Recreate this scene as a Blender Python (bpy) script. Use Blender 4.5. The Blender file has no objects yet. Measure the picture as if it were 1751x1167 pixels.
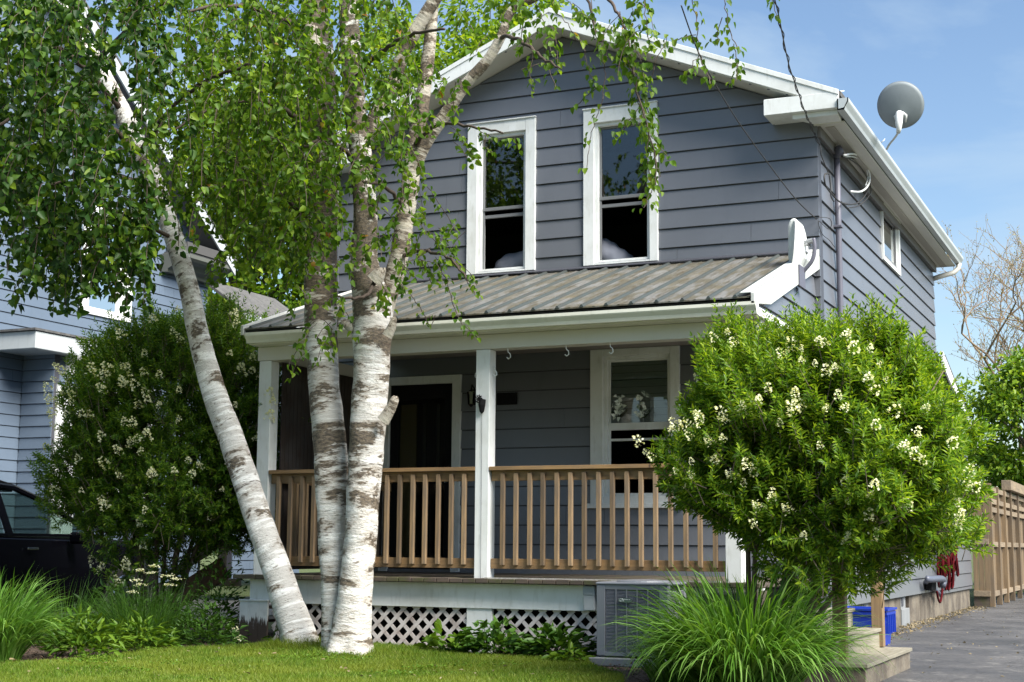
import bpy, math, random
import numpy as np
from math import sin, cos, pi, radians, sqrt
from mathutils import Vector, Matrix
random.seed(7); RNG = np.random.default_rng(7)

# ------------------------------------------------------------------ camera
SC = bpy.context.scene
COL = SC.collection
F, PITCH, ROLL, YAW = 2503.337, 0.138657, 0.00705977, 0.42170582      # focal length in px of a 1751 px wide picture
CAMP = np.array([3.085, -14.268, 0.95])
fw = np.array([-sin(YAW), cos(YAW), 0.]); rt = np.array([cos(YAW), sin(YAW), 0.]); upv = np.array([0, 0, 1.])
cw = fw*cos(PITCH)+upv*sin(PITCH); up2 = upv*cos(PITCH)-fw*sin(PITCH)
cr = rt*cos(ROLL)+up2*sin(ROLL); cu = up2*cos(ROLL)-rt*sin(ROLL)
cam_d = bpy.data.cameras.new('camera'); cam = bpy.data.objects.new('camera', cam_d); COL.objects.link(cam)
cam_d.sensor_width = 36; cam_d.lens = F/1751*36; cam_d.clip_end = 2000; cam_d.clip_start = .05
M = Matrix.Identity(4)
for i in range(3):
    M[i][0] = cr[i]; M[i][1] = cu[i]; M[i][2] = -cw[i]; M[i][3] = CAMP[i]
cam.matrix_world = M
SC.camera = cam
SC.view_settings.view_transform = 'Standard'; SC.view_settings.look = 'None'
SC.view_settings.exposure = 1.63; SC.view_settings.gamma = 1
SC.cycles.max_bounces = 6; SC.cycles.transparent_max_bounces = 12

def at(x, y, X=None, Y=None, Z=None):
    """point of the real scene that a pixel of the photograph shows on one of the planes x, y or z = const"""
    d = cr*(x-875.5)/F - cu*(y-583.5)/F + cw
    if X is not None: t = (X-CAMP[0])/d[0]
    elif Y is not None: t = (Y-CAMP[1])/d[1]
    else: t = (Z-CAMP[2])/d[2]
    return CAMP+d*t
def mpp(P):       # metres per pixel at a point
    return float((np.array(P)-CAMP)@cw)/F

# ------------------------------------------------------------------ light
SUN_EL, SUN_AZ = radians(47), radians(111)         # azimuth clockwise from +Y
sd = Vector((sin(SUN_AZ)*cos(SUN_EL), cos(SUN_AZ)*cos(SUN_EL), sin(SUN_EL)))
sl = bpy.data.lights.new('sun', 'SUN'); sl.energy = 3.9; sl.angle = radians(38); sl.color = (1, .955, .88)
so = bpy.data.objects.new('sun', sl); COL.objects.link(so); so.rotation_euler = sd.to_track_quat('Z', 'Y').to_euler()
W = bpy.data.worlds.new('World'); SC.world = W; W.use_nodes = True
nt = W.node_tree; nt.nodes.clear()
wo = nt.nodes.new('ShaderNodeOutputWorld'); bg = nt.nodes.new('ShaderNodeBackground'); bg.inputs[1].default_value = .059
sky = nt.nodes.new('ShaderNodeTexSky'); sky.sky_type = 'NISHITA'; sky.sun_disc = False
sky.sun_elevation = SUN_EL; sky.sun_rotation = SUN_AZ; sky.air_density = 1.15; sky.dust_density = .5; sky.ozone_density = 3.0
tc = nt.nodes.new('ShaderNodeTexCoord'); mp = nt.nodes.new('ShaderNodeMapping'); mp.inputs['Scale'].default_value = (1, 1, 3.2)
no = nt.nodes.new('ShaderNodeTexNoise'); no.inputs['Scale'].default_value = 2.6; no.inputs['Detail'].default_value = 7; no.inputs['Roughness'].default_value = .55
no.inputs['Distortion'].default_value = .35
rp = nt.nodes.new('ShaderNodeValToRGB'); rp.color_ramp.elements[0].position = .46; rp.color_ramp.elements[1].position = .74
rp.color_ramp.elements[0].color = (.0,)*3+(1,); rp.color_ramp.elements[1].color = (.95,)*3+(1,)
mx = nt.nodes.new('ShaderNodeMixRGB'); mx.inputs[2].default_value = (3.5, 4.4, 5.2, 1)
L = nt.links.new
L(tc.outputs['Generated'], mp.inputs[0]); L(mp.outputs[0], no.inputs['Vector']); L(no.outputs['Fac'], rp.inputs[0])
L(rp.outputs[0], mx.inputs[0]); L(sky.outputs[0], mx.inputs[1]); L(mx.outputs[0], bg.inputs[0]); L(bg.outputs[0], wo.inputs[0])

# ------------------------------------------------------------------ material helpers
def newmat(name):
    m = bpy.data.materials.new(name); m.use_nodes = True; m.node_tree.nodes.clear()
    return m, m.node_tree
class NT:
    def __init__(s, name):
        s.m, s.t = newmat(name); s.o = s.n('OutputMaterial')
    def n(s, ty, **kw):
        nd = s.t.nodes.new('ShaderNode'+ty)
        for k, v in kw.items():
            if hasattr(nd, k) and k not in nd.inputs: setattr(nd, k, v)
            else: nd.inputs[k].default_value = v
        return nd
    def l(s, a, b): s.t.links.new(a, b)
    def ramp(s, fac, stops):
        r = s.n('ValToRGB'); e = r.color_ramp.elements
        while len(e) < len(stops): e.new(.5)
        for q, (p, c) in zip(e, stops):
            q.position = p; q.color = (c if len(c) == 4 else (*c, 1)) if hasattr(c, '__len__') else (c, c, c, 1)
        s.l(fac, r.inputs[0]); return r.outputs[0]
    def coord(s, scale=(1, 1, 1), kind='Object', rot=(0, 0, 0)):
        c = s.n('TexCoord'); mp = s.n('Mapping'); mp.inputs['Scale'].default_value = scale; mp.inputs['Rotation'].default_value = rot
        s.l(c.outputs[kind], mp.inputs[0]); return mp.outputs[0]
    def noise(s, vec, sc=5, det=5, rough=.55, dist=0):
        nd = s.n('TexNoise', Scale=sc, Detail=det, Roughness=rough, Distortion=dist); s.l(vec, nd.inputs['Vector']); return nd.outputs['Fac']
    def mix(s, f, a, b, mode='MIX'):
        nd = s.n('MixRGB', blend_type=mode)
        for i, v in ((0, f), (1, a), (2, b)):
            if isinstance(v, (int, float)): nd.inputs[i].default_value = v if i == 0 else (v, v, v, 1)
            elif isinstance(v, (tuple, list)): nd.inputs[i].default_value = (*v, 1)
            else: s.l(v, nd.inputs[i])
        return nd.outputs[0]
    def pb(s, col, rough=.6, bump=None, bs=.3, bd=.01, spec=.5, metal=0, coat=0):
        p = s.n('BsdfPrincipled', Metallic=metal); p.inputs['Specular IOR Level'].default_value = spec; p.inputs['Coat Weight'].default_value = coat
        if isinstance(col, (tuple, list)): p.inputs['Base Color'].default_value = (*col, 1)
        else: s.l(col, p.inputs['Base Color'])
        if isinstance(rough, (int, float)): p.inputs['Roughness'].default_value = rough
        else: s.l(rough, p.inputs['Roughness'])
        if bump is not None:
            b = s.n('Bump', Strength=bs, Distance=bd); s.l(bump, b.inputs['Height']); s.l(b.outputs[0], p.inputs['Normal'])
        s.l(p.outputs[0], s.o.inputs[0]); s.p = p; return s.m

def paint(name, col, dirt=.25, rough=.55, sc=3, dcol=None, bump=.15):
    t = NT(name); v = t.coord()
    a = t.noise(v, sc, 6); b = t.noise(t.coord((1, 1, .25)), sc*7, 4)
    dc = dcol or tuple(c*.6 for c in col)
    f = t.ramp(a, [(.45, 0.), (.8, dirt)]); c = t.mix(f, col, dc)
    g = t.ramp(b, [(.55, 0.), (.75, dirt*.7)]); c = t.mix(g, c, dc)
    return t.pb(c, rough, t.noise(v, 60, 3), bump, .004)
def flat(name, col, rough=.5, spec=.5, metal=0, coat=0):
    return NT(name).pb(col, rough, spec=spec, metal=metal, coat=coat)

MT = {}
MT['siding'] = paint('grey_siding_paint', (.122, .130, .148), .5, .33, .9, (.09, .096, .11), .08)
MT['siding'].node_tree.nodes['Principled BSDF'].inputs['Specular IOR Level'].default_value = .8
MT['siding_lit'] = MT['siding']
MT['nsiding'] = paint('blue_grey_clapboard_paint', (.10, .135, .185), .3, .6, 1.2, (.07, .10, .14), .1)
MT['white'] = paint('white_trim_paint', (.70, .72, .71), .45, .5, 3.5, (.36, .36, .30))
MT['cream'] = paint('cream_aluminium', (.66, .66, .58), .35, .4, 3, (.42, .41, .33))
MT['bargew'] = paint('weathered_white_barge', (.46, .48, .47), .6, .6, 3, (.3, .28, .22)); MT['sgutter'] = paint('pale_grey_gutter', (.42, .46, .48), .4, .4, 3, (.3, .3, .28)); MT['frieze'] = flat('shaded_frieze', (.13, .12, .12), .6)  # frieze colour is darkened to hold the shade under the eave
MT['soffit'] = paint('soffit_vinyl', (.56, .55, .50), .3, .5, 2, (.5, .47, .4))
MT['greytrim'] = flat('dark_grey_trim', (.055, .057, .07), .5)
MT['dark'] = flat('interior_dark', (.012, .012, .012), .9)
MT['room'] = flat('room_wall_darkened', (.05, .05, .052), .9)  # near-black walls: the darkness of unlit rooms is put into the colour
MT['black'] = flat('black_plastic', (.008, .008, .009), .8, .15)
MT['steel'] = flat('galvanised_steel', (.32, .33, .34), .45, metal=.6)
MT['gpipe'] = flat('painted_grey_conduit', (.10, .10, .13), .5)
MT['pvc'] = flat('pale_grey_pvc', (.085, .095, .125), .4)
MT['cable_w'] = flat('white_cable', (.6, .62, .62), .5)
MT['cable_b'] = flat('black_cable', (.03, .028, .028), .6)
MT['dishw'] = paint('dish_white', (.62, .64, .62), .3, .5, 5, (.4, .4, .33))
MT['dishg'] = paint('dish_grey', (.20, .23, .245), .2, .6, 6)
MT['bin'] = flat('blue_plastic', (.008, .035, .33), .35)
MT['red'] = flat('red_webbing', (.055, .002, .004), .85, .1)
MT['ac'] = flat('condenser_grey_enamel', (.20, .21, .235), .4)
MT['ac_d'] = flat('condenser_coil_dark', (.035, .036, .045), .6)
MT['badge'] = flat('badge_green_grey', (.10, .14, .13), .35)
MT['badge_w'] = flat('badge_silver', (.6, .64, .62), .35)
MT['carp'] = flat('black_car_paint', (.003, .003, .005), .22, coat=.0, spec=.25)
MT['chrome'] = flat('satin_chrome', (.45, .46, .48), .2, metal=1)
MT['tyre'] = flat('tyre_rubber', (.015, .015, .015), .8)
MT['bed'] = paint('bed_linen', (.22, .235, .28), .5, .8, 9, (.16, .17, .22))
MT['petal'] = flat('orchid_white', (.75, .8, .75), .6)

def wood(name, base, dark, scale=(40, 40, 2.5), rough=.7, var=.35, axis=2):
    t = NT(name); sc = [38, 38, 38]; sc[axis] = 2.2
    v = t.coord(tuple(sc)); g = t.noise(v, 1, 6, .6, .6); k = t.noise(t.coord(), 3.5, 4)
    inf = t.n('ObjectInfo'); c = t.mix(t.ramp(g, [(.35, 0.), (.7, 1.)]), base, dark)
    c = t.mix(t.ramp(k, [(.45, 0.), (.75, .55)]), c, tuple(x*.55+.05 for x in dark))
    br = t.ramp(inf.outputs['Random'], [(0, 1-var), (1, 1+var*.3)])
    c = t.mix(1, c, br, 'MULTIPLY')
    kn = t.n('TexVoronoi', Scale=5); t.l(t.coord((1, 1, .5)), kn.inputs['Vector'])
    c = t.mix(t.ramp(kn.outputs['Distance'], [(.03, 1.), (.075, 0.)]), c, (.05, .03, .02))
    return t.pb(c, rough, g, .5, .004)
MT['railx'] = wood('treated_lumber_along', (.34, .205, .088), (.19, .115, .05), axis=0, var=.15)
MT['railz'] = wood('treated_lumber_upright', (.32, .21, .105), (.15, .11, .075), axis=2, var=.5)
MT['postw'] = wood('treated_post', (.26, .175, .085), (.15, .095, .05), axis=2, var=.2)
MT['stepw'] = wood('pale_step_board', (.29, .265, .205), (.18, .16, .11), axis=1, var=.1)
MT['fence'] = wood('cedar_board', (.21, .145, .078), (.115, .08, .048), axis=2, var=.4)
MT['fencex'] = wood('cedar_rail', (.28, .215, .14), (.16, .12, .08), axis=1, var=.2)
MT['gwood'] = wood('grey_weathered_wood', (.42, .40, .37), (.25, .24, .22), axis=1, var=.2)
MT['lumber'] = wood('stair_lumber_brown', (.25, .14, .09), (.13, .08, .05), axis=1, var=.2)
def deckmat():
    t = NT('mossy_deck_board'); g = t.noise(t.coord((2, 38, 38)), 1, 5); k = t.noise(t.coord(), 6, 5)
    c = t.mix(t.ramp(g, [(.35, 0.), (.7, 1.)]), (.09, .065, .05), (.05, .04, .032)); c = t.mix(t.ramp(k, [(.45, 0.), (.65, .8)]), c, (.055, .06, .018))
    return t.pb(c, .75, g, .5, .004)
MT['deck'] = deckmat()
def distressed():
    t = NT('white_paint_rotting_at_foot'); c0 = t.coord((1, 1, 1)); n1 = t.noise(t.coord((40, 40, 5)), 1, 5, .6)
    sep = t.n('SeparateXYZ'); g = t.n('NewGeometry'); t.l(g.outputs['Position'], sep.inputs[0])
    add = t.n('Math', operation='MULTIPLY_ADD'); t.l(n1, add.inputs[0]); add.inputs[1].default_value = -.42; t.l(sep.outputs['Z'], add.inputs[2])
    f = t.ramp(add.outputs[0], [(-.0, 1.), (.03, 0.)])
    c = t.mix(f, t.mix(t.ramp(t.noise(c0, 9, 5), [(.5, 0.), (.75, .5)]), (.62, .64, .62), (.3, .29, .26)), (.055, .04, .03))
    return t.pb(c, .8, n1, .6, .008)
MT['pedestal'] = distressed()
def lattm():
    t = NT('weathered_white_lattice'); c = t.mix(t.ramp(t.noise(t.coord(), 9, 6), [(.42, 0.), (.7, .8)]), (.62, .58, .56), (.33, .26, .23))
    return t.pb(c, .8)
MT['lattice'] = lattm()
def metalroof():
    t = NT('stained_ribbed_roof_metal')
    a = t.noise(t.coord((1.2, .5, .5)), 4.5, 8, .68, .5); b = t.noise(t.coord((9, 1.2, 1)), 2.4, 6, .6)
    c = t.mix(t.ramp(a, [(.42, 0.), (.56, 1.)]), (.17, .168, .16), (.11, .10, .072))
    c = t.mix(t.ramp(b, [(.5, 0.), (.64, .8)]), c, (.07, .058, .036))
    c = t.mix(t.ramp(t.noise(t.coord(), 16, 6, .7), [(.60, 0.), (.70, .8)]), c, (.06, .035, .02))
    c = t.mix(t.ramp(t.noise(t.coord((1, .6, 1)), 3.1, 5, .6), [(.55, 0.), (.72, .6)]), c, (.16, .13, .075))
    return t.pb(c, .5, a, .25, .01, metal=.15)
MT['mroof'] = metalroof()
MT['rib'] = paint('roof_rib_metal', (.035, .046, .046), .6, .6, 4, (.04, .03, .02))
def shingle():
    t = NT('asphalt_shingle'); br = t.n('TexBrick', Scale=1); t.l(t.coord((3, 3, 3)), br.inputs['Vector'])
    for k, v in (('Color1', (.06, .058, .056, 1)), ('Color2', (.11, .105, .10, 1)), ('Mortar', (.06, .06, .06, 1))): br.inputs[k].default_value = v
    br.inputs['Mortar Size'].default_value = .02; br.inputs['Brick Width'].default_value = .6; br.inputs['Row Height'].default_value = .3
    c = t.mix(.4, br.outputs[0], t.ramp(t.noise(t.coord(), 20, 5), [(.3, .04), (.7, .15)]))
    return t.pb(c, .9, t.noise(t.coord(), 60, 3), .6, .01)
MT['shingle'] = shingle()
def concrete():
    t = NT('parged_concrete'); a = t.noise(t.coord(), 2.2, 8, .65, .3); b = t.noise(t.coord((6, 6, .8)), 2, 5)
    c = t.mix(t.ramp(a, [(.42, 0.), (.58, 1.)]), (.16, .135, .10), (.075, .06, .045)); c = t.mix(t.ramp(b, [(.52, 0.), (.7, .6)]), c, (.13, .12, .1))
    return t.pb(c, .9, t.noise(t.coord(), 25, 5), .5, .02)
MT['concrete'] = concrete()
MT['conc_grey'] = paint('grey_concrete_patch', (.2, .21, .215), .5, .9, 5)
def asphalt():
    t = NT('worn_asphalt'); a = t.noise(t.coord(), .8, 8, .65, .2); b = t.noise(t.coord(), 55, 4, .7)
    v = t.n('TexVoronoi', Scale=1.1, feature='DISTANCE_TO_EDGE'); nz = t.n('TexNoise', Scale=3, Detail=4)
    co = t.coord((1, 1, 1)); t.l(co, nz.inputs['Vector']); t.l(t.mix(.25, co, nz.outputs['Color']), v.inputs['Vector'])
    c = t.mix(t.ramp(a, [(.35, 0.), (.65, 1.)]), (.04, .039, .04), (.085, .082, .082)); c = t.mix(t.ramp(b, [(.55, 0.), (.8, .7)]), c, (.24, .23, .22))
    c = t.mix(t.ramp(t.noise(t.coord((1, 1, 1)), 3.4, 8, .75), [(.55, 0.), (.66, .6)]), c, (.20, .19, .175))
    c = t.mix(t.ramp(v.outputs['Distance'], [(.0, .5), (.010, 0.)]), c, (.012, .012, .012))
    return t.pb(c, t.ramp(a, [(.4, .42), (.65, .75)]), b, .7, .012)
MT['asphalt'] = asphalt()
def soil():
    t = NT('mulch_soil'); a = t.noise(t.coord(), 14, 8, .7); c = t.mix(t.ramp(a, [(.4, 0.), (.62, 1.)]), (.035, .022, .015), (.13, .085, .055))
    return t.pb(c, .95, a, 1, .03)
MT['soil'] = soil()
def lawnbase():
    t = NT('lawn_thatch'); a = t.noise(t.coord(), 1.6, 6); b = t.noise(t.coord(), 60, 4)
    c = t.mix(t.ramp(a, [(.4, 0.), (.65, 1.)]), (.05, .075, .014), (.09, .10, .025)); c = t.mix(t.ramp(b, [(.4, 0.), (.7, .7)]), c, (.04, .06, .01))
    return t.pb(c, .95, b, 1, .02)
MT['lawn'] = lawnbase()

def leafmat(name, stops, trans=.38, rough=.45, patch=None):
    t = NT(name); g = t.n('NewGeometry'); c = t.ramp(g.outputs['Random Per Island'], stops)
    if patch:
        c = t.mix(t.ramp(t.noise(t.coord(), patch[0], 4), [(.4, 0.), (.62, patch[2])]), c, patch[1])
    d = t.n('BsdfPrincipled', Roughness=rough); t.l(c, d.inputs['Base Color']); d.inputs['Specular IOR Level'].default_value = .22
    tr = t.n('BsdfTranslucent'); t.l(t.mix(1, c, (1.5, 1.45, .55), 'MULTIPLY'), tr.inputs[0])
    ms = t.n('MixShader'); ms.inputs[0].default_value = trans; t.l(d.outputs[0], ms.inputs[1]); t.l(tr.outputs[0], ms.inputs[2]); t.l(ms.outputs[0], t.o.inputs[0])
    return t.m
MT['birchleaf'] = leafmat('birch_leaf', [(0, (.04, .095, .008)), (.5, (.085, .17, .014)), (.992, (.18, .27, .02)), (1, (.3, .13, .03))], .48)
MT['birchshaded'] = leafmat('birch_leaf_shaded', [(0, (.014, .045, .010)), (.5, (.038, .09, .012)), (.85, (.07, .14, .014)), (1, (.17, .25, .02))], .40)  # darker copy of the birch leaf, shade of the upper left put into colour
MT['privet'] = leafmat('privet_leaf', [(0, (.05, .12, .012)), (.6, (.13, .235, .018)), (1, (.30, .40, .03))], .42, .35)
MT['privet_dark'] = leafmat('privet_leaf_darkened', [(0, (.04, .10, .012)), (.7, (.09, .18, .016)), (1, (.22, .32, .03))], .38, .35)  # darker copy of the privet leaf, the left shrub's shade put into colour
MT['maple'] = leafmat('maple_leaf', [(0, (.06, .13, .01)), (.6, (.13, .23, .015)), (1, (.30, .38, .03))], .5)
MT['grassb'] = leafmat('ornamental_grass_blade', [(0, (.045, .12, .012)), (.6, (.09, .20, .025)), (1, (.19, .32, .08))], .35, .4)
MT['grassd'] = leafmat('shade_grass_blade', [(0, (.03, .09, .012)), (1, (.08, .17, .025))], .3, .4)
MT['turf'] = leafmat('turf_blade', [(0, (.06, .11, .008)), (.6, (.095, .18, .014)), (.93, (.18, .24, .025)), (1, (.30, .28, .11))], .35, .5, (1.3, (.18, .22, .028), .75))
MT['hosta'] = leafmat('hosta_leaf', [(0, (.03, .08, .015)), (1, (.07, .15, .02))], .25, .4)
MT['perennial'] = leafmat('perennial_leaf', [(0, (.05, .12, .012)), (1, (.12, .2, .02))], .3, .4)
MT['blossom'] = leafmat('cream_blossom', [(0, (.62, .62, .38)), (1, (.85, .85, .68))], .3, .7)
MT['willowbud'] = leafmat('willow_bud', [(0, (.25, .2, .1)), (1, (.4, .38, .12))], .3, .7)
MT['twig'] = flat('twig_bark', (.06, .042, .03), .8)
MT['stem'] = paint('shrub_stem_bark', (.13, .10, .075), .6, .9, 20)
MT['wtwig'] = flat('willow_bark', (.26, .18, .11), .85)
def birchbark(name, white, thr, vb=0.):
    t = NT(name); uv = t.coord((1, 1, 1), 'UV')
    def m(sx, sy):
        mp = t.n('Mapping'); mp.inputs['Scale'].default_value = (sx, sy, 1); t.l(uv, mp.inputs[0]); return mp.outputs[0]
    big = t.noise(m(1.7, 4.2), 1, 9, .66, .3); band = t.noise(m(.8, 9), 1, 3, .5, .2); len_ = t.noise(m(7, 85), 1, 3, .6); fine = t.noise(m(22, 46), 1, 7, .72); rag = t.noise(m(9, 30), 1, 6, .7)
    sep = t.n('SeparateXYZ'); t.l(uv, sep.inputs[0]); vr = t.n('MapRange'); vr.inputs[1].default_value = 2.3; vr.inputs[2].default_value = 3.8; vr.inputs[3].default_value = 0; vr.inputs[4].default_value = vb; t.l(sep.outputs['Y'], vr.inputs[0])
    a1 = t.n('Math', operation='MULTIPLY_ADD'); t.l(rag, a1.inputs[0]); a1.inputs[1].default_value = .30; t.l(big, a1.inputs[2])
    a2 = t.n('Math', operation='ADD'); t.l(a1.outputs[0], a2.inputs[0]); t.l(vr.outputs[0], a2.inputs[1]); k = a2.outputs[0]
    c = t.mix(t.ramp(fine, [(.45, 0.), (.75, .55)]), white, tuple(x*.66 for x in white))
    c = t.mix(t.ramp(band, [(.40, 0.), (.47, .5), (.56, .6), (.60, 0.)]), c, (.36, .33, .29))
    c = t.mix(t.ramp(k, [(thr+.10, 0.), (thr+.13, .5)]), c, (.30, .25, .19))
    c = t.mix(t.ramp(k, [(thr+.145, 0.), (thr+.17, .95)]), c, t.mix(t.ramp(fine, [(.4, 0.), (.6, 1.)]), (.17, .13, .085), (.035, .026, .018)))
    c = t.mix(t.ramp(len_, [(.625, 0.), (.645, .9)]), c, (.10, .075, .05))
    b2 = t.noise(m(1.1, 5), 1, 6, .6, .9)
    c = t.mix(t.ramp(b2, [(.625, 0.), (.645, .95), (.67, .95), (.69, 0.)]), c, (.07, .05, .032))
    return t.pb(c, .75, t.mix(.5, rag, fine), .9, .03)
MT['barkA'] = birchbark('white_birch_bark', (.84, .83, .80), .575)
MT['barkB'] = birchbark('mottled_birch_bark', (.76, .75, .71), .53, .075)
MT['barkC'] = birchbark('rough_birch_bark', (.52, .48, .39), .50)
MT['bark'] = paint('grey_bark', (.12, .10, .08), .6, .9, 12)
def glassmat(name, tint=(.9, .95, .92), refl=1.0):
    t = NT(name); f = t.n('Fresnel', IOR=1.5); g = t.n('BsdfGlossy', Roughness=.02); tr = t.n('BsdfTransparent'); tr.inputs[0].default_value = (*tint, 1)
    ma = t.n('Math', operation='MULTIPLY_ADD'); t.l(f.outputs[0], ma.inputs[0]); ma.inputs[1].default_value = refl; ma.inputs[2].default_value = .03*refl
    ms = t.n('MixShader'); t.l(ma.outputs[0], ms.inputs[0]); t.l(tr.outputs[0], ms.inputs[1]); t.l(g.outputs[0], ms.inputs[2]); t.l(ms.outputs[0], t.o.inputs[0]); return t.m
MT['glass'] = glassmat('window_glass', (.7, .74, .73), 1.15)
MT['carglass'] = glassmat('tinted_car_glass', (.50, .60, .56), 1.2)
MT['ins'] = flat('insect_screen_frame', (.16, .165, .17), .5)

# ------------------------------------------------------------------ mesh helpers
def wloc(o):
    v = np.zeros(3)
    while o is not None:
        v += np.array(o.location); o = o.parent
    return v
class MB:
    def __init__(s): s.v = []; s.f = []; s.m = []; s.uv = None
    def add(s, vs, fs, mi=0):
        b = len(s.v); s.v += [tuple(map(float, p)) for p in vs]; s.f += [tuple(b+i for i in f) for f in fs]; s.m += [mi]*len(fs); return s
    def box(s, x0, x1, y0, y1, z0, z1, mi=0):
        if x0 > x1: x0, x1 = x1, x0
        if y0 > y1: y0, y1 = y1, y0
        if z0 > z1: z0, z1 = z1, z0
        return s.add([(x0, y0, z0), (x1, y0, z0), (x1, y1, z0), (x0, y1, z0), (x0, y0, z1), (x1, y0, z1), (x1, y1, z1), (x0, y1, z1)],
                     [(3, 2, 1, 0), (4, 5, 6, 7), (0, 1, 5, 4), (1, 2, 6, 5), (2, 3, 7, 6), (3, 0, 4, 7)], mi)
    def bar(s, a, b, w, h, upd=(0, 0, 1), mi=0):
        a = np.array(a, float); b = np.array(b, float); d = b-a; d /= np.linalg.norm(d); u = np.array(upd, float)
        r = np.cross(d, u); r /= np.linalg.norm(r); u = np.cross(r, d); c = []
        for p in (a, b):
            for sx, sy in ((-1, -1), (1, -1), (1, 1), (-1, 1)): c.append(p+r*sx*w/2+u*sy*h/2)
        return s.add(c, [(0, 1, 2, 3), (7, 6, 5, 4), (0, 4, 5, 1), (1, 5, 6, 2), (2, 6, 7, 3), (3, 7, 4, 0)], mi)
    def prism(s, poly, d, mi=0):       # poly of 3D points, extruded by vector d
        n = len(poly); d = np.array(d, float); P = [np.array(p, float) for p in poly]
        return s.add(P+[p+d for p in P], [tuple(range(n))[::-1], tuple(range(n, 2*n))]+[(i, (i+1) % n, n+(i+1) % n, n+i) for i in range(n)], mi)
    def tube(s, pts, rad, n=8, cap=True, mi=0, jit=0):
        P = [np.array(p, float) for p in pts]; R = rad if hasattr(rad, '__len__') else [rad]*len(P)
        u = None; base = len(s.v); vs = []
        for i, p in enumerate(P):
            d = P[min(i+1, len(P)-1)]-P[max(i-1, 0)]; d /= (np.linalg.norm(d)+1e-9)
            if u is None: u = np.cross(d, [0.13, .3, .95] if abs(d[2]) < .9 else [1, .05, 0]); u /= np.linalg.norm(u)
            u = u-d*(u@d); u /= np.linalg.norm(u); w = np.cross(d, u)
            for k in range(n):
                a = 2*pi*k/n; r = R[i]*(1+(random.uniform(-jit, jit) if jit else 0)); vs.append(p+(u*cos(a)+w*sin(a))*r)
        fs = [(i*n+k, i*n+(k+1) % n, (i+1)*n+(k+1) % n, (i+1)*n+k) for i in range(len(P)-1) for k in range(n)]
        if cap: fs += [tuple(range(n))[::-1], tuple((len(P)-1)*n+k for k in range(n))]
        return s.add(vs, fs, mi)
    def build(s, name, mat, parent=None, smooth=False, bevel=0, origin=None):
        me = bpy.data.meshes.new(name); off = wloc(parent) if parent is not None else np.zeros(3)
        o = bpy.data.objects.new(name, me)
        if origin is not None: o.location = Vector(origin)-Vector(off); off = np.array(origin, float)
        me.from_pydata([tuple(np.array(p)-off) for p in s.v], [], s.f)
        for m in (mat if isinstance(mat, (list, tuple)) else [mat]): me.materials.append(MT[m] if isinstance(m, str) else m)
        me.polygons.foreach_set('material_index', s.m); 
        if smooth: me.polygons.foreach_set('use_smooth', [True]*len(me.polygons))
        me.update(); COL.objects.link(o); o.parent = parent
        if bevel:
            b = o.modifiers.new('edge', 'BEVEL'); b.width = bevel; b.segments = 2; b.limit_method = 'ANGLE'
        return o
def tag(o, label, cat, group=None):
    o['label'] = label; o['category'] = cat
    if group: o['group'] = group
    return o
def struct(o): o['kind'] = 'structure'; return o
def stuff(o, label=None, cat=None):
    o['kind'] = 'stuff'
    if label: tag(o, label, cat)
    return o
def thing(name, loc, label, cat, group=None):
    o = bpy.data.objects.new(name, None); o.location = loc; o.empty_display_size = .1; COL.objects.link(o); return tag(o, label, cat, group)
def copy_tree(o, parent=None):
    c = o.copy(); COL.objects.link(c); c.parent = parent
    for ch in list(o.children): copy_tree(ch, c)
    return c
def norm(a): return a/(np.linalg.norm(a, axis=-1, keepdims=True)+1e-9)

def leaves(name, P, D, N, Lg, Wd, mat, parent=None, shape='ovate', fold=.18, curl=.15):
    """one mesh of many single leaves: P base points, D along the leaf, N its face, Lg / Wd sizes"""
    n = len(P); P = np.asarray(P, float); D = norm(np.asarray(D, float)); N = np.asarray(N, float)
    N = norm(N-D*(N*D).sum(1, keepdims=True)); S = np.cross(D, N); Lg = np.broadcast_to(Lg, (n,))[:, None]; Wd = np.broadcast_to(Wd, (n,))[:, None]
    a, wa, b, wb = {'ovate': (.22, .46, .6, .36), 'lance': (.3, .5, .65, .38), 'round': (.25, .45, .7, .45)}[shape]
    V = np.empty((n, 6, 3)); f = Wd*fold
    V[:, 0] = P; V[:, 3] = P+D*Lg-N*Lg*curl
    V[:, 1] = P+D*Lg*a+S*Wd*wa+N*f; V[:, 2] = P+D*Lg*b+S*Wd*wb+N*f-N*Lg*curl*.4
    V[:, 5] = P+D*Lg*a-S*Wd*wa+N*f; V[:, 4] = P+D*Lg*b-S*Wd*wb+N*f-N*Lg*curl*.4
    idx = np.arange(n)[:, None]*6; Fq = np.concatenate([idx+np.array([[0, 3, 2, 1]]), idx+np.array([[0, 5, 4, 3]])], 1).reshape(-1)
    return rawmesh(name, V.reshape(-1, 3), Fq, 4, mat, parent)
def rawmesh(name, V, Fi, k, mat, parent=None):
    me = bpy.data.meshes.new(name); off = wloc(parent) if parent is not None else np.zeros(3)
    V = np.asarray(V)-off; me.vertices.add(len(V)); me.vertices.foreach_set('co', V.astype(np.float32).ravel())
    nf = len(Fi)//k; me.loops.add(len(Fi)); me.loops.foreach_set('vertex_index', Fi.astype(np.int32))
    me.polygons.add(nf); me.polygons.foreach_set('loop_start', (np.arange(nf)*k).astype(np.int32))
    me.update(calc_edges=True); me.materials.append(MT[mat]); o = bpy.data.objects.new(name, me); COL.objects.link(o); o.parent = parent
    return o
def rdir(n): return norm(RNG.normal(size=(n, 3)))

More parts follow.
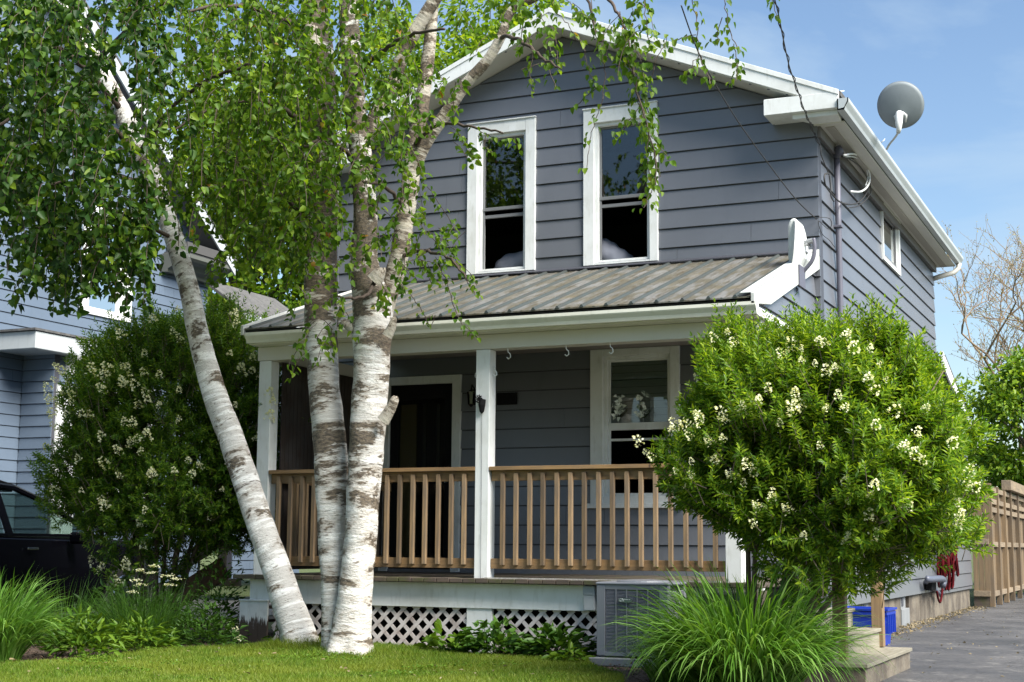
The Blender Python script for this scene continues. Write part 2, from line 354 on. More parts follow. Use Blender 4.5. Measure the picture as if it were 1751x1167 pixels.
def blades(name, B, D, Lg, Wd, droop, mat, parent=None, seg=5, out=None):
    """arching grass blades: B base, D start direction, each bends over towards the ground"""
    n = len(B); B = np.asarray(B, float); D = norm(np.asarray(D, float)); Lg = np.broadcast_to(Lg, (n,)); Wd = np.broadcast_to(Wd, (n,)); droop = np.broadcast_to(droop, (n,))
    S = norm(np.cross(D, np.array([0, 0, 1.])+rdir(n)*.35)); V = np.empty((n, seg*2+1, 3)); p = B.copy(); d = D.copy()
    for i in range(seg):
        w = (Wd*(1-(i/seg)**2*.75)/2)[:, None]; V[:, 2*i] = p-S*w; V[:, 2*i+1] = p+S*w
        p = p+d*(Lg/seg)[:, None]; d = norm(d+np.array([0, 0, -1.])*(droop*(i+1)/seg)[:, None])
        p[:, 2] = np.maximum(p[:, 2], .02)
    V[:, -1] = p; idx = np.arange(n)[:, None]*(seg*2+1); fl = []
    q = np.concatenate([idx+np.array([[2*i, 2*i+1, 2*i+3, 2*i+2]]) for i in range(seg-1)], 1).reshape(-1)
    t = (idx+np.array([[2*seg-2, 2*seg-1, 2*seg]])).reshape(-1)
    me = bpy.data.meshes.new(name); off = wloc(parent) if parent is not None else np.zeros(3); VV = V.reshape(-1, 3)-off
    me.vertices.add(len(VV)); me.vertices.foreach_set('co', VV.astype(np.float32).ravel()); me.loops.add(len(q)+len(t))
    me.loops.foreach_set('vertex_index', np.concatenate([q, t]).astype(np.int32)); nq = len(q)//4; ntri = len(t)//3; me.polygons.add(nq+ntri)
    me.polygons.foreach_set('loop_start', np.concatenate([np.arange(nq)*4, len(q)+np.arange(ntri)*3]).astype(np.int32)); me.update(calc_edges=True)
    me.materials.append(MT[mat]); o = bpy.data.objects.new(name, me); COL.objects.link(o); o.parent = parent; return o

# ------------------------------------------------------------------ ground, drive
g = MB(); g.add([(-300, -60, -.03), (300, -60, -.03), (300, 400, -.03), (-300, 400, -.03)], [(0, 1, 2, 3)]); struct(g.build('ground', 'lawn'))
# lawn sheet, its back edge follows the bed
LAWN = [(-12, -9), (-5.6, -7.2), (-5.12, -5.5), (-5.12, -4.5), (-5.08, -3.75), (-4.75, -2.75), (-4.4, -2.45), (-3.2, -2.42), (-2.3, -2.62), (-1.6, -2.8), (-1.25, -3.05), (-.7, -3.8), (-.4, -4.6), (-.1, -6), (.2, -9)]
g = MB(); g.add([(x, y, 0) for x, y in LAWN]+[(0.2, -16, 0), (-12, -16, 0)], [tuple(range(len(LAWN)+2))[::-1]]); struct(g.build('lawn', 'lawn'))
g = MB(); g.add([(-12, -9, -.012), (.75, -9, -.012), (.75, -1.5, -.012), (0, -1.5, -.012), (0, 0, -.012), (-8, 0, -.012), (-12, 0, -.012)], [tuple(range(7))]); struct(g.build('garden_bed_soil', 'soil'))
g = MB(); g.add([(.62, -16, -.006), (7, -16, -.006), (7, 22, -.006), (.0, 22, -.006), (.0, -1.4, -.006), (.62, -1.6, -.006)], [tuple(range(6))]); struct(g.build('driveway', 'asphalt'))
g = MB(); g.add([(-12.5, -16, -.018), (-8.2, -16, -.018), (-8.2, 14, -.018), (-12.5, 14, -.018)], [tuple(range(4))]); struct(g.build('neighbour_driveway', 'asphalt'))

# ------------------------------------------------------------------ the grey house
COURSE = .2035; Z0C = .5450
FR = lambda u, d, z: (u, -d, z)            # front wall, faces -Y
SI = lambda u, d, z: (d, u, z)             # right side wall, faces +X
def siding(mp, lo, hi, zmin, zmax, holes, course=COURSE, z0=Z0C, thick=.026, groove=.013, back=.13, top=None, flip=False):
    b = MB(); w = MB(); k0 = int(math.floor((zmin-z0)/course))-1; k = k0
    def piece(m, za, zb, da, db, dback, jn=()):
        if zb-za < 1e-4: return
        mid = (za+zb)/2; iv = [(None, None)]; hs = sorted([(h[0], h[1]) for h in holes if h[2] < mid < h[3]]+[(j, j+.003) for j in jn if not any(h[0]-.05 < j < h[1]+.05 and h[2] < mid < h[3] for h in holes) and lo(zb)+.05 < j < hi(zb)-.05]); cur = None; segs = []
        left = (lo(za), lo(zb)); 
        for h0, h1 in hs: segs.append((left, (h0, h0))); left = (h1, h1)
        segs.append((left, (hi(za), hi(zb))))
        for (l0, l1), (r0, r1) in segs:
            if r0-l0 < .005 and r1-l1 < .005: continue
            if r1 < l1: r1 = l1 = (r1+l1)/2
            P = [mp(l0, da, za), mp(r0, da, za), mp(r1, db, zb), mp(l1, db, zb), mp(l0, dback, za), mp(r0, dback, za), mp(r1, dback, zb), mp(l1, dback, zb)]
            m.add(P, [(0, 1, 2, 3), (5, 4, 7, 6), (4, 5, 1, 0), (3, 2, 6, 7), (1, 5, 6, 2), (4, 0, 3, 7)])
    while z0+k*course < zmax:
        za, zb = max(z0+k*course, zmin), min(z0+(k+1)*course, zmax); k += 1
        if zb <= za+1e-4: continue
        br = sorted({za, zb} | {h[i] for h in holes for i in (2, 3) if za < h[i] < zb})
        zs = z0+(k-1)*course; rj = random.Random(k*17+int(abs(lo(za))*10)); la, ha = lo(za), hi(za); jn = [rj.uniform(la+.3, ha-.3) for _ in range(max(0, int((ha-la)/2.6+.4)))] if ha-la > 1 else []
        for p, q in zip(br[:-1], br[1:]):
            piece(w, p, q, 0, 0, -back)
            p2 = max(p, zs+groove) if p < zs+groove else p
            if q > p2: 
                f = lambda z: thick-(thick-.008)*(z-zs)/course
                piece(b, p2, q, f(p2), f(q), .001, jn)
    return b, w
HX0, RX, SLP, ZR = -5.49, -2.745, .42, 6.66
house = thing('house', (-2.745, 0, 0), 'two storey dark grey clapboard house with white trim and a metal roofed front porch', 'house')
W1 = (-3.853, -3.036, 3.885, 5.58); W2 = (-2.475, -1.645, 3.885, 5.585); LW = (-2.397, -1.425, 1.384, 2.985); DR = (-4.885, -3.905, .66, 2.79)
zin = lambda z: ZR-.215-z       # inner gable line
def glo(z): return max(HX0, RX-(ZR-.20-z)/SLP) if z > 5.2 else HX0
def ghi(z): return min(.03, RX+(ZR-.20-z)/SLP) if z > 5.2 else .03
sh = lambda h, e=.03: (h[0]+e, h[1]-e, h[2]+e, h[3]-e)
b, w = siding(FR, glo, ghi, .38, ZR-.20, [sh(W1), sh(W2), sh(LW), sh(DR)])
b.build('front_siding', 'siding', house); w.build('front_wall', 'greytrim', house)
SW = (3.56, 4.78, 4.43, 5.12)
b, w = siding(SI, lambda z: .001, lambda z: 7.95, .36, 5.145, [sh(SW)]); b.build('side_siding', 'siding', house); w.build('side_wall', 'greytrim', house)
atop = lambda z: 7.951+(min(11.25-7.951, max(0, (3.80-z)/.24)))
b, w = siding(SI, lambda z: 7.951, atop, .30, 3.80, [], thick=.024); b.build('addition_siding', 'siding', house); w.build('addition_wall', 'greytrim', house)
g = MB(); g.box(-5.49, -5.36, .14, 7.95, .3, 5.3); g.box(-5.36, 0-.14, 7.8, 7.95, 3.5, 5.14); g.box(-5.4, -.14, 11.1, 11.25, .3, 3); g.box(-5.53, -5.49, -.03, .02, .38, 5.15); g.build('back_wall', 'siding', house)
g = MB(); g.box(-5.36, -.14, .14, 7.8, 5.10, 5.139); g.box(-5.36, -.14, .14, 11, 3.1, 3.45); g.box(-5.36, -.14, .14, 11, .45, .64); g.box(-5.36, -.14, 3.2, 3.3, .64, 3.1); g.box(-5.36, -.14, 3.4, 3.5, 3.45, 5.1); g.box(-3.0, -2.9, .14, 3.2, .64, 3.1); g.build('interior_wall', 'room', house)
# foundation
g = MB(); segs = [(0, .95), (.96, 1.95), (2.32, 3.3), (3.32, 4.4), (5.05, 5.9), (5.92, 7.0), (7.02, 8.4), (8.42, 9.8), (9.82, 11.2)]
for a, c in segs: g.box(-.2, -.035+.012*((a*7) % 2), a, c, -.1, .37)
g.box(-.2, -.06, 0, 11.2, -.1, .365); g.build('foundation', 'concrete', house, bevel=.006)
g = MB(); g.box(-.06, -.012, 4.45, 5.02, -.1, .2); g.build('foundation_patch', 'conc_grey', house, bevel=.005)
for a in (1.97, 4.42):
    f = MB(); f.box(-.055, -.02, a, a+.34, .10+.1*(a > 3), .36); wn = f.build('basement_window', 'conc_grey', house)
    p = MB(); p.box(-.019, -.012, a+.04, a+.16, .14+.1*(a > 3), .34); p.build('pane', 'greytrim', wn)
# roof slabs
zt = lambda x: ZR-SLP*abs(x-RX)
g = MB()
for s in (-1, 1):
    xe = RX+s*3.09
    g.prism([(RX, -.36, ZR), (xe, -.36, zt(xe)), (xe, -.36, zt(xe)-.05), (RX, -.36, ZR-.05)], (0, 8.6, 0))
g.build('roof', 'shingle', house)
g = MB()
for s in (-1, 1):
    xe = RX+s*3.07
    g.prism([(RX, -.375, ZR-.012), (xe, -.375, zt(xe)-.012), (xe, -.375, zt(xe)-.17), (RX, -.375, ZR-.185)], (0, .02, 0))     # fascia
    g.prism([(RX, -.385, ZR+.008), (xe, -.385, zt(xe)+.008), (xe, -.385, zt(xe)-.045), (RX, -.385, ZR-.045)], (0, .012, 0))    # drip edge
g.build('rake_board', 'white', house, bevel=.003)
g = MB()
for s in (-1, 1):
    xe = RX+s*2.7
    g.prism([(RX, -.356, ZR-.165), (xe, -.356, zt(xe)-.165), (xe, -.356, zt(xe)-.185), (RX, -.356, ZR-.19)], (0, .40, 0))
g.build('rake_soffit', 'soffit', house)
for s in (-1, 1):
    for k in range(15):
        g = MB(); x = RX+s*(.15+k*.185); g.box(x-.012, x+.012, -.352, -.33, zt(x)-.192, zt(x)-.186); g.build('soffit_vent', 'greytrim', house)
for a_, c_ in ((.003, .31), (-5.85, -5.5)): g = MB(); g.box(a_, c_, -.05, 8.15, 5.14, 5.155); g.build('eave_soffit', 'soffit', house)
g = MB(); g.box(.10, .19, .05, 8.1, 5.132, 5.1385)
g.build('soffit_vent_strip', paint('perforated_soffit', (.36, .34, .30), .4, .7, 30), house)
g = MB(); g.box(.03, .06, .0, 7.95, 5.03, 5.139); g.build('frieze_board', 'frieze', house)
for x0, x1 in ((-.42, .315), (-5.8, -5.08)):
    g = MB(); g.box(x0, x1, -.378, -.352, 5.20, 5.36); g.box(x0, x0+.02, -.351, -.03, 5.20, 5.36); g.box(x0+.02, x1, -.35, .02, 5.20, 5.212)
    g.prism([(x0, -.35, 5.36), (x1, -.35, 5.36), (x1, -.03, 5.46), (x0, -.03, 5.46)], (0, 0, .012))
    if x0 > -1: g.prism([(-.15, -.31, 5.199), (.02, -.03, 5.199), (.28, -.03, 5.199), (.3, -.31, 5.199)], (0, 0, -.05))
    g.build('cornice_return', 'white', house, bevel=.003)
def gutter(axis, a0, a1, x, z, sgn=1, w=.11, h=.115):
    prof = [(0, h), (0, 0), (w*.62, 0), (w*.72, .03), (w*.95, h*.62), (w, h*.72), (w, h), (w*.9, h), (w*.9, h*.75), (w*.6, .02), (.012, .012), (.012, h)]
    m = MB(); P = [((x+sgn*p, a0, z+q) if axis == 'y' else (a0, x+sgn*p, z+q)) for p, q in prof]
    d = (0, a1-a0, 0) if axis == 'y' else (a1-a0, 0, 0); m.prism(P, d)
    for a in (a0, a1):
        P2 = [((x+sgn*p, a, z+q) if axis == 'y' else (a, x+sgn*p, z+q)) for p, q in prof[:7]]
        m.prism(P2, tuple(c/abs(a1-a0)*.004 for c in d))
    return m
gutter('y', -.40, 8.2, .312, 5.165).build('gutter', 'sgutter', house)
gutter('y', -.40, 8.2, -5.83, 5.165, -1).build('gutter', 'cream', house)
g = MB(); g.tube([(.37, 8.08, 5.17), (.36, 8.08, 5.1), (.30, 8.05, 5.03), (.12, 8.0, 4.98), (-.02, 7.99, 4.94)], .038, 10); g.build('downspout', 'soffit', house, smooth=True)
# addition lean-to roof
g = MB(); g.prism([(.16, 7.6, 3.70+.10), (.16, 11.5, 2.76), (.16, 11.5, 2.6), (.16, 7.6, 3.60)], (-.025, 0, 0)); g.build('addition_rake', 'white', house)
g = MB(); g.prism([(.15, 7.96, 3.74), (.15, 11.5, 2.80), (.15, 11.5, 2.84), (.15, 7.96, 3.78)], (-5.7, 0, 0)); g.build('addition_roof', 'shingle', house)

def window(parent, mp, o, cas, side='f', rails=None, pane=None, sash='white', depth=.05, glass_z=None, low_pane=None):
    """casing as the part, sash, rails and panes as its sub-parts; o outer (u0,u1,z0,z1); cas (l,r,b,t) casing widths"""
    u0, u1, z0, z1 = o; l, r, bt, tp = cas; P = lambda m, a, c, d0, d1, e, f2: m.prism([mp(a, d0, e), mp(c, d0, e), mp(c, d0, f2), mp(a, d0, f2)], tuple(np.array(mp(a, d1, e))-np.array(mp(a, d0, e))))
    w = MB(); pr = .048
    P(w, u0, u0+l, .0, pr, z0, z1); P(w, u1-r, u1, .0, pr, z0, z1); P(w, u0+l, u1-r, 0, pr-.002, z1-tp, z1); P(w, u0+l, u1-r, 0, pr-.002, z0, z0+bt)
    P(w, u0-.008, u1+.008, pr-.02, pr+.015, z1, z1+.014)
    wo = w.build('window', 'white', parent, bevel=.004); a, c, e, f2 = u0+l, u1-r, z0+bt, z1-tp; s = MB(); q = .035
    for (A, B, C, D, dd) in ((a, a+q, e, f2, 0), (c-q, c, e, f2, 0), (a+q, c-q, f2-q, f2, .0), (a+q, c-q, e, e+q, 0)): P(s, A, B, -depth-.06, .012, C, D)
    s.build('frame', 'white', wo, bevel=.003)
    if rails:
        m = MB()
        for (e0, e1, dd) in rails: P(m, a+q, c-q, -depth-.01+dd, -depth+.02+dd, e0, e1)
        P(m, a+q, a+q+.02, -depth-.01, -depth+.012, e+q, f2-q); P(m, c-q-.02, c-q, -depth-.01, -depth+.012, e+q, f2-q); P(m, a+q+.02, c-q-.02, -depth-.01, -depth+.012, f2-q-.02, f2-q)
        m.build('sash', sash, wo, bevel=.002)
    for pz in (pane or []):
        m = MB(); P(m, a+q, c-q, -depth-.004, -depth-.008, pz[0], pz[1]); m.build('pane', 'glass', wo)
    return wo
window(house, FR, W1, (.12, .115, .02, .13), rails=[(4.60, 4.635, 0), (4.52, 4.555, -.02)], pane=[(4.62, 5.41)], sash='ins')
window(house, FR, W2, (.12, .09, .02, .15), rails=[(4.60, 4.635, 0), (4.52, 4.555, -.02)], pane=[(4.62, 5.41)], sash='ins')
wl = window(house, FR, LW, (.14, .10, .07, .075), rails=[(2.14, 2.215, .01), (2.03, 2.055, -.02)], pane=[(2.18, 2.9)], sash='white')
ws = window(house, SI, SW, (.02, .08, .05, .02), rails=[(4.5, 4.53, 0)], pane=[(4.5, 5.06)], sash='ins', depth=.0)
g = MB(); g.box(-.13, -.10, 3.6, 4.75, 4.45, 5.1); g.build('dark_room_sheet', 'dark', ws)  # near-black sheet stands in for the unlit room behind the glass
g = MB(); g.box(-2.45, -1.38, -.07, .0, 1.335, 1.384); g.build('window_sill', 'white', house, bevel=.004)
# blinds inside the lower window, orchids on the sill
g = MB()
for k in range(9): g.box(-2.21, -1.56, .075+.006*(k % 2), .085+.006*(k % 2), 2.89-k*.075-.07, 2.89-k*.075)
g.build('blind', flat('grey_blind_fabric', (.62, .63, .61), .8), wl)
for i, x in enumerate((-2.12, -1.85)):
    t = thing('orchid', (x, .068, 2.215), ['white flowering potted orchid at the left inside the porch window', 'white flowering potted orchid in the middle inside the porch window'][i], 'plant', 'orchids inside the porch window')
    g = MB(); g.tube([(x, .068, 2.205), (x, .068, 2.26)], [.01, .012], 10); g.build('pot', 'white', t)
    g = MB(); n = 46; z = RNG.uniform(2.28, 2.52, n); P = np.stack([x+RNG.normal(0, .03, n), .062+RNG.normal(0, .004, n), z], 1)
    leaves('flower', P, rdir(n), np.tile([0, -1., .2], (n, 1)), .055, .04, 'petal', t)
    P = np.tile([x, .068, 2.25], (16, 1)); D = rdir(16)*[.5, .03, .3]+[0, 0, .6]; leaves('foliage', P, D, np.tile([0, -1., .2], (16, 1)), .2, .025, 'hosta', t, 'lance')
# bedding behind the upper windows
def pillow(c, s, rot, label):
    g = MB(); nu, nv = 22, 14; vs = []
    for i in range(nu+1):
        for j in range(nv):
            u = -1+2*i/nu; a = 2*pi*j/nv; r = max(0, 1-abs(u)**3.2)**.5; wr = 1+.05*sin(7*u+3*a)+.03*sin(15*u-5*a)
            x, y, z = u*s[0], cos(a)*s[1]*r*wr, sin(a)*s[2]*r*wr*(1-.25*u)
            vs.append((c[0]+x*cos(rot)-z*sin(rot), c[1]+y, c[2]+x*sin(rot)+z*cos(rot)))
    g.add(vs, [(i*nv+j, i*nv+(j+1) % nv, (i+1)*nv+(j+1) % nv, (i+1)*nv+j) for i in range(nu) for j in range(nv)])
    return tag(g.build('pillow', 'bed', smooth=True, origin=(c[0], c[1], c[2]-s[2])), label, 'pillow')
pillow((-3.30, .45, 4.04), (.44, .22, .18), .22, 'pale grey pillow slumped inside the left upstairs window')
pillow((-2.30, .40, 4.02), (.30, .2, .16), -.5, 'pale grey pillow leaning inside the right upstairs window')
g = MB(); g.box(-5, -.4, .3, 2.2, 3.45, 3.9); tag(g.build('bed', paint('bed_cover', (.13, .16, .19), .3, .9, 4), bevel=.04), 'blue grey covered bed just showing under the pillows in the upstairs windows', 'bed')
# door
g = MB(); u0, u1, z0, z1 = DR
g.box(u0, u0+.1, -.05, 0, z0, z1); g.box(u1-.1, u1, -.05, 0, z0, z1); g.box(u0+.1, u1-.1, -.048, 0, z1-.09, z1); dr = g.build('door', 'white', house, bevel=.004)
g = MB(); g.box(u0+.1, u0+.2, -.01, .03, z0, z1-.09); g.box(u1-.2, u1-.1, -.01, .03, z0, z1-.09); g.box(u0+.2, u1-.2, -.01, .03, z1-.25, z1-.09); g.box(u0+.2, u1-.2, -.01, .03, z0, z0+.16); g.build('storm_door_frame', 'black', dr, bevel=.003)
g = MB(); g.box(u0+.2, u1-.2, .008, .012, z0+.16, z1-.25); g.build('pane', 'glass', dr)
g = MB(); g.box(u0+.19, u0+.39, -.0+.06, .08, z0, z1-.3); g.build('reflection_strip', flat('reflection_beige', (.42, .27, .11), .6), dr)  # beige strip stands in for the yellowish reflection in the door glass
g = MB(); g.box(u0+.45, u0+.49, .1, .12, z0, z1-.3); g.box(u0+.62, u0+.66, .1, .12, z0, z1-.3); g.build('faint_reflection_strip', flat('faint_reflection_grey', (.09, .08, .07), .6), dr)  # grey strips stand in for fainter reflections behind the pane
g = MB(); g.tube([(u1-.17, -.01, 1.75), (u1-.17, -.06, 1.75), (u1-.17, -.06, 1.62), (u1-.17, -.01, 1.62)], .008, 8); g.build('handle', 'steel', dr)
# ---- porch
PY = -2.27
g = MB()
for k in range(40):
    x = -5.14+k*.1285; g.box(x, x+.1225, -2.42, -.03, .618, .655+.002*(k % 3))
g.build('porch_deck', 'deck', house, bevel=.004)
g = MB(); g.box(-5.02, 0, PY-.03, PY+.01, .392, .612); g.box(-5.02, -4.98, PY+.01, 0, .392, .612); g.build('skirt_board', 'white', house, bevel=.003)
g = MB(); g.box(-4.75, 0, -1.6, -1.58, -.1, .39); g.box(-5.0, -4.97, -1.6, -.1, -.1, .39); g.build('crawl_space_shade', 'dark', house)  # near-black sheets stand in for the shade below the deck
def lattice(x0, x1, z0, z1, y):
    g = MB(); sp = .134
    for s, yy in ((1, y), (-1, y+.007)):
        c = (x0-(z1-z0))-1
        c = x0-(z1 if s > 0 else z1)
        k = -10
        while k < 60:
            a = x0+k*sp; k += 1
            p = (a, z0); q = (a+s*(z1-z0), z1)
            if max(p[0], q[0]) < x0 or min(p[0], q[0]) > x1: continue
            def clip(p, q):
                dx, dz = q[0]-p[0], q[1]-p[1]; t0, t1 = 0, 1
                for lo_, hi_, o_, d_ in ((x0, x1, p[0], dx),):
                    ta, tb = (lo_-o_)/d_, (hi_-o_)/d_
                    if ta > tb: ta, tb = tb, ta
                    t0, t1 = max(t0, ta), min(t1, tb)
                return t0, t1, dx, dz
            t0, t1, dx, dz = clip(p, q)
            if t1-t0 < .05: continue
            g.bar((p[0]+dx*t0, yy, p[1]+dz*t0), (p[0]+dx*t1, yy, p[1]+dz*t1), .006, .034, (1, 0, -s))
    return g
lattice(-4.78, -2.73, .03, .395, PY+.01).build('lattice', 'lattice', house)
lattice(-2.46, -.3, .03, .395, PY+.01).build('lattice', 'lattice', house)
g = MB(); g.box(-2.72, -2.47, PY-.012, PY+.03, .0, .39); g.build('skirt_pedestal', 'white', house, bevel=.003)
g = MB()
for k in range(3): g.box(-5.115+k*.106, -5.115+k*.106+.104, PY-.055, PY-.03, -.02, .405)
g.box(-5.12, -4.79, PY-.07, PY+.02, .405, .42); g.build('corner_pedestal', 'pedestal', house, bevel=.003)
for i, (x0, x1) in enumerate(((-5.005, -4.865), (-2.652, -2.515), (-.33, -.19))):
    g = MB(); g.box(x0, x1, PY-.01, PY+.13, .62, 2.72); po = g.build('porch_post', 'white', house, bevel=.006)
g = MB(); g.box(-5.02, .0, PY-.02, PY+.14, 2.722, 2.855); g.box(-5.02, -4.88, PY+.14, 0, 2.72, 2.853); g.box(-.16, -.02, PY+.14, 0, 2.72, 2.853); g.build('porch_beam', 'soffit', house, bevel=.003)
g = MB(); g.box(-5.0, .02, -2.47, PY-.021, 2.857, 2.868); g.box(-5.0, .02, -2.452, -2.44, 2.868, 2.93); g.build('porch_eave_soffit', 'cream', house)
g = MB(); g.box(-4.87, -.17, PY+.15, -.03, 2.985, 3.0); g.build('porch_ceiling', paint('porch_ceiling_beige', (.24, .22, .2), .2, .7, 2), house)
gutter('x', -5.0, .03, -2.455, 2.865, -1, .105, .10).build('porch_gutter', 'cream', house)
# metal roof with ribs, raised edge
ry = lambda y: 3.015+(y+2.53)*(.84/2.53)
g = MB(); g.prism([(-5.03, -2.545, ry(-2.545)), (-.02, -2.545, ry(-2.545)), (-.02, 0, ry(0)), (-5.03, 0, ry(0))], (0, 0, -.012)); rf = g.build('porch_roof', 'mroof', house)
ang = math.atan(.82/2.53); g = MB(); h = MB()
for k in range(24):
    x = -5.17+k*.2285
    if x < -5.0: continue
    if x > -.05: continue
    for (xx, w_, hh) in ((x, .034, .022),):
        a = (xx, -2.55, ry(-2.55)); bq = (xx, -.01, ry(-.01))
        g.prism([(xx-.020, -2.552, ry(-2.552)+.001), (xx-.008, -2.552, ry(-2.552)+.022), (xx+.008, -2.552, ry(-2.552)+.022), (xx+.020, -2.552, ry(-2.552)+.001)], (0, 2.54, 2.54*.84/2.53))
    for o_ in (.114,):
        h.prism([(x+o_-.012, -2.548, ry(-2.548)+.001), (x+o_-.005, -2.548, ry(-2.548)+.004), (x+o_+.005, -2.548, ry(-2.548)+.004), (x+o_+.012, -2.548, ry(-2.548)+.001)], (0, 2.53, 2.53*.84/2.53))
g.build('roof_rib', 'rib', rf); h.build('roof_minor_rib', 'mroof', rf)
g = MB(); g.box(-5.01, -.03, -2.52, -2.49, 2.93, 2.99); g.build('shadow_gap_strip', 'dark', house)  # dark strip painted in as the shadow between roof edge and gutter
g = MB(); g.prism([(-5.03, -.09, ry(-.09)+.024), (-.0, -.09, ry(-.09)+.024), (-.0, -.031, ry(0)+.022), (-5.03, -.031, ry(0)+.022)], (0, 0, .008)); g.build('roof_flashing', 'greytrim', house)
for x in (-.005, -5.045):
    g = MB(); g.prism([(x, -2.56, ry(-2.56)+.03), (x, .0, ry(0)+.03), (x, .0, ry(0)-.17), (x, -2.0, ry(-2.0)-.17), (x, -2.56, ry(-2.56)-.06)], (.03, 0, 0)); g.build('porch_barge_board', 'bargew', house, bevel=.003)
g = MB(); g.box(-.0, .035, -2.45, -.03, 2.86, 2.93); g.build('porch_side_trim', 'white', house)
g = MB(); g.prism([(-.10, -2.55, ry(-2.55)+.03), (-.006, -2.55, ry(-2.55)+.03), (-.006, 0, ry(0)+.03), (-.10, 0, ry(0)+.03)], (0, 0, .008)); g.build('porch_roof_edge_cap', 'bargew', house, bevel=.003)
b, w = siding(SI, lambda z: max(-2.4, (z-3.0+.12)*2.53/.82-2.53), lambda z: -.028, 2.93, 3.72, [], back=.05)
for m in (b, w): m.v = [(p[0]-.04, p[1], p[2]) for p in m.v]
b.build('porch_gable_siding', 'siding', house); w.build('porch_gable_wall', 'greytrim', house)
# blind closing the left side of the porch
g = MB()
for k in range(30): g.box(-4.86, -4.845, -2.1+k*.07, -2.1+k*.07+.066, .7, 2.72)
g.build('porch_side_blind', wood('dark_brown_slats', (.035, .022, .016), (.015, .01, .008)), house)
# railings
def baluster(x, y, ax='x'):
    g = MB(); s = .019
    if ax == 'x': g.box(x-s, x+s, y-.057, y-.019, .775, 1.59)
    else: g.box(x+.019, x+.057, y-s, y+s, .775, 1.59)
    return g
def railing(x0, x1, first, n, last):
    g = MB(); y = PY+.06
    g.box(x0, x1, y-.075, y+.065, 1.617, 1.652); g.box(x0, x1, y-.0185, y+.0185, 1.525, 1.616); g.box(x0, x1, y-.0185, y+.0185, .742, .832)
    r = g.build('railing', 'railx', house, bevel=.003)
    for i in range(n):
        x = first+(last-first)*i/(n-1)+random.uniform(-.004, .004); baluster(x, y).build('baluster', 'railz', r, bevel=.003, origin=(x, y, .77))
    return r
railing(-2.51, -.335, -2.385, 16, -.42)
railing(-4.86, -2.655, -4.76, 16, -2.77)
g = MB(); g.box(-4.82, -4.74, -2.1, 0, 1.62, 1.65); g.box(-4.79, -4.76, -2.1, 0, 1.53, 1.61); g.box(-4.79, -4.76, -2.1, 0, .74, .83); r = g.build('railing', 'railx', house)
for k in range(11): baluster(-4.79, -1.95+k*.18, 'y').build('baluster', 'railz', r, origin=(-4.79, -1.95+k*.18, .77))
g = MB(); g.box(-2.49, -.34, -2.405, -2.38, .656, .668); g.build('deck_threshold', 'gwood', house)
# small fittings on the porch
def hook(p, s=1, mat='white', label=None):
    x, y, z = p; g = MB(); g.tube([(x, y, z), (x+.0*s, y, z-.03), (x+.022*s, y, z-.05), (x+.026*s, y, z-.08), (x+.005*s, y, z-.095), (x-.012*s, y, z-.08)], .0048, 6)
    return g.build('hook', mat, house)
for x in (-2.35, -1.78, -1.36): hook((x, PY+.03, 2.722))
for p, s in (((-2.50, PY+.06, 2.57), 1), ((-2.668, PY+.06, 2.56), -1)): hook(p, s)
g = MB(); g.box(-3.47, -3.235, -.05, -.03, 2.44, 2.57); pl = tag(g.build('house_number_plaque', 'black', bevel=.006), 'small black plaque on the porch wall right of the middle post', 'plaque')
ln = thing('wall_lantern', (-3.73, -.05, 2.5), 'small dark porch lantern on the wall beside the door', 'lantern')
g = MB(); g.box(-3.76, -3.70, -.06, -.03, 2.45, 2.62); g.tube([(-3.73, -.05, 2.62), (-3.73, -.12, 2.66), (-3.73, -.14, 2.6)], .008, 6); g.build('bracket', 'black', ln)
g = MB(); g.tube([(-3.73, -.14, 2.6), (-3.73, -.14, 2.58), (-3.73, -.14, 2.45), (-3.73, -.14, 2.42)], [.02, .05, .035, .01], 8); g.build('shade', glassmat('lantern_glass', (.3, .3, .28), 1.2), ln)
orn = thing('hanging_ornament', (-2.585, PY-.03, 2.27), 'small black flower shaped ornament hung on the middle white porch post', 'ornament')
g = MB(); z = 2.26
g.tube([(-2.57, PY-.035, z), (-2.575, PY-.04, z-.05), (-2.578, PY-.035, z-.11), (-2.58, PY-.03, z-.13)], [.03, .034, .022, .004], 10, jit=.1); g.build('cup', 'black', orn)
g = MB()
for k in range(9):
    a = k*.7; g.tube([(-2.61, PY-.03, z+.0), (-2.61+.035*cos(a), PY-.035, z+.035*sin(a)+.01), (-2.61+.03*cos(a+.5), PY-.04, z+.03*sin(a+.5)+.0)], .006, 5)
g.build('petals', 'black', orn)
g = MB(); g.tube([(-2.585, PY-.018, z-.13), (-2.583, PY-.016, 1.6), (-2.582, PY-.016, .64)], .0018, 4); g.build('cord', 'greytrim', orn)
# ------------------------------------------------------------------ cables, dishes and pipes on the house
def curve_tube(name, pts, r, mat, parent=None, n=6, sub=6):
    P = [np.array(p, float) for p in pts]; Q = []
    for i in range(len(P)-1):
        p0, p1, p2, p3 = P[max(i-1, 0)], P[i], P[i+1], P[min(i+2, len(P)-1)]
        for k in range(sub):
            t = k/sub; Q.append(.5*((2*p1)+(-p0+p2)*t+(2*p0-5*p1+4*p2-p3)*t*t+(-p0+3*p1-3*p2+p3)*t**3))
    Q.append(P[-1]); g = MB(); g.tube(Q, r, n); return g.build(name, mat, parent, smooth=True)
mast = thing('service_mast', (.06, .9, 3.0), 'grey electrical conduit running up the right side wall to a weatherhead with loose cable loops', 'conduit')
pt, pbm = at(1431, 272, X=.065), at(1433, 545, X=.065)
curve_tube('conduit', [(.065, pt[1], 1.6), (.065, pt[1], 3.2), (.065, pt[1], 5.03)], .032, 'gpipe', mast, 12, 2)
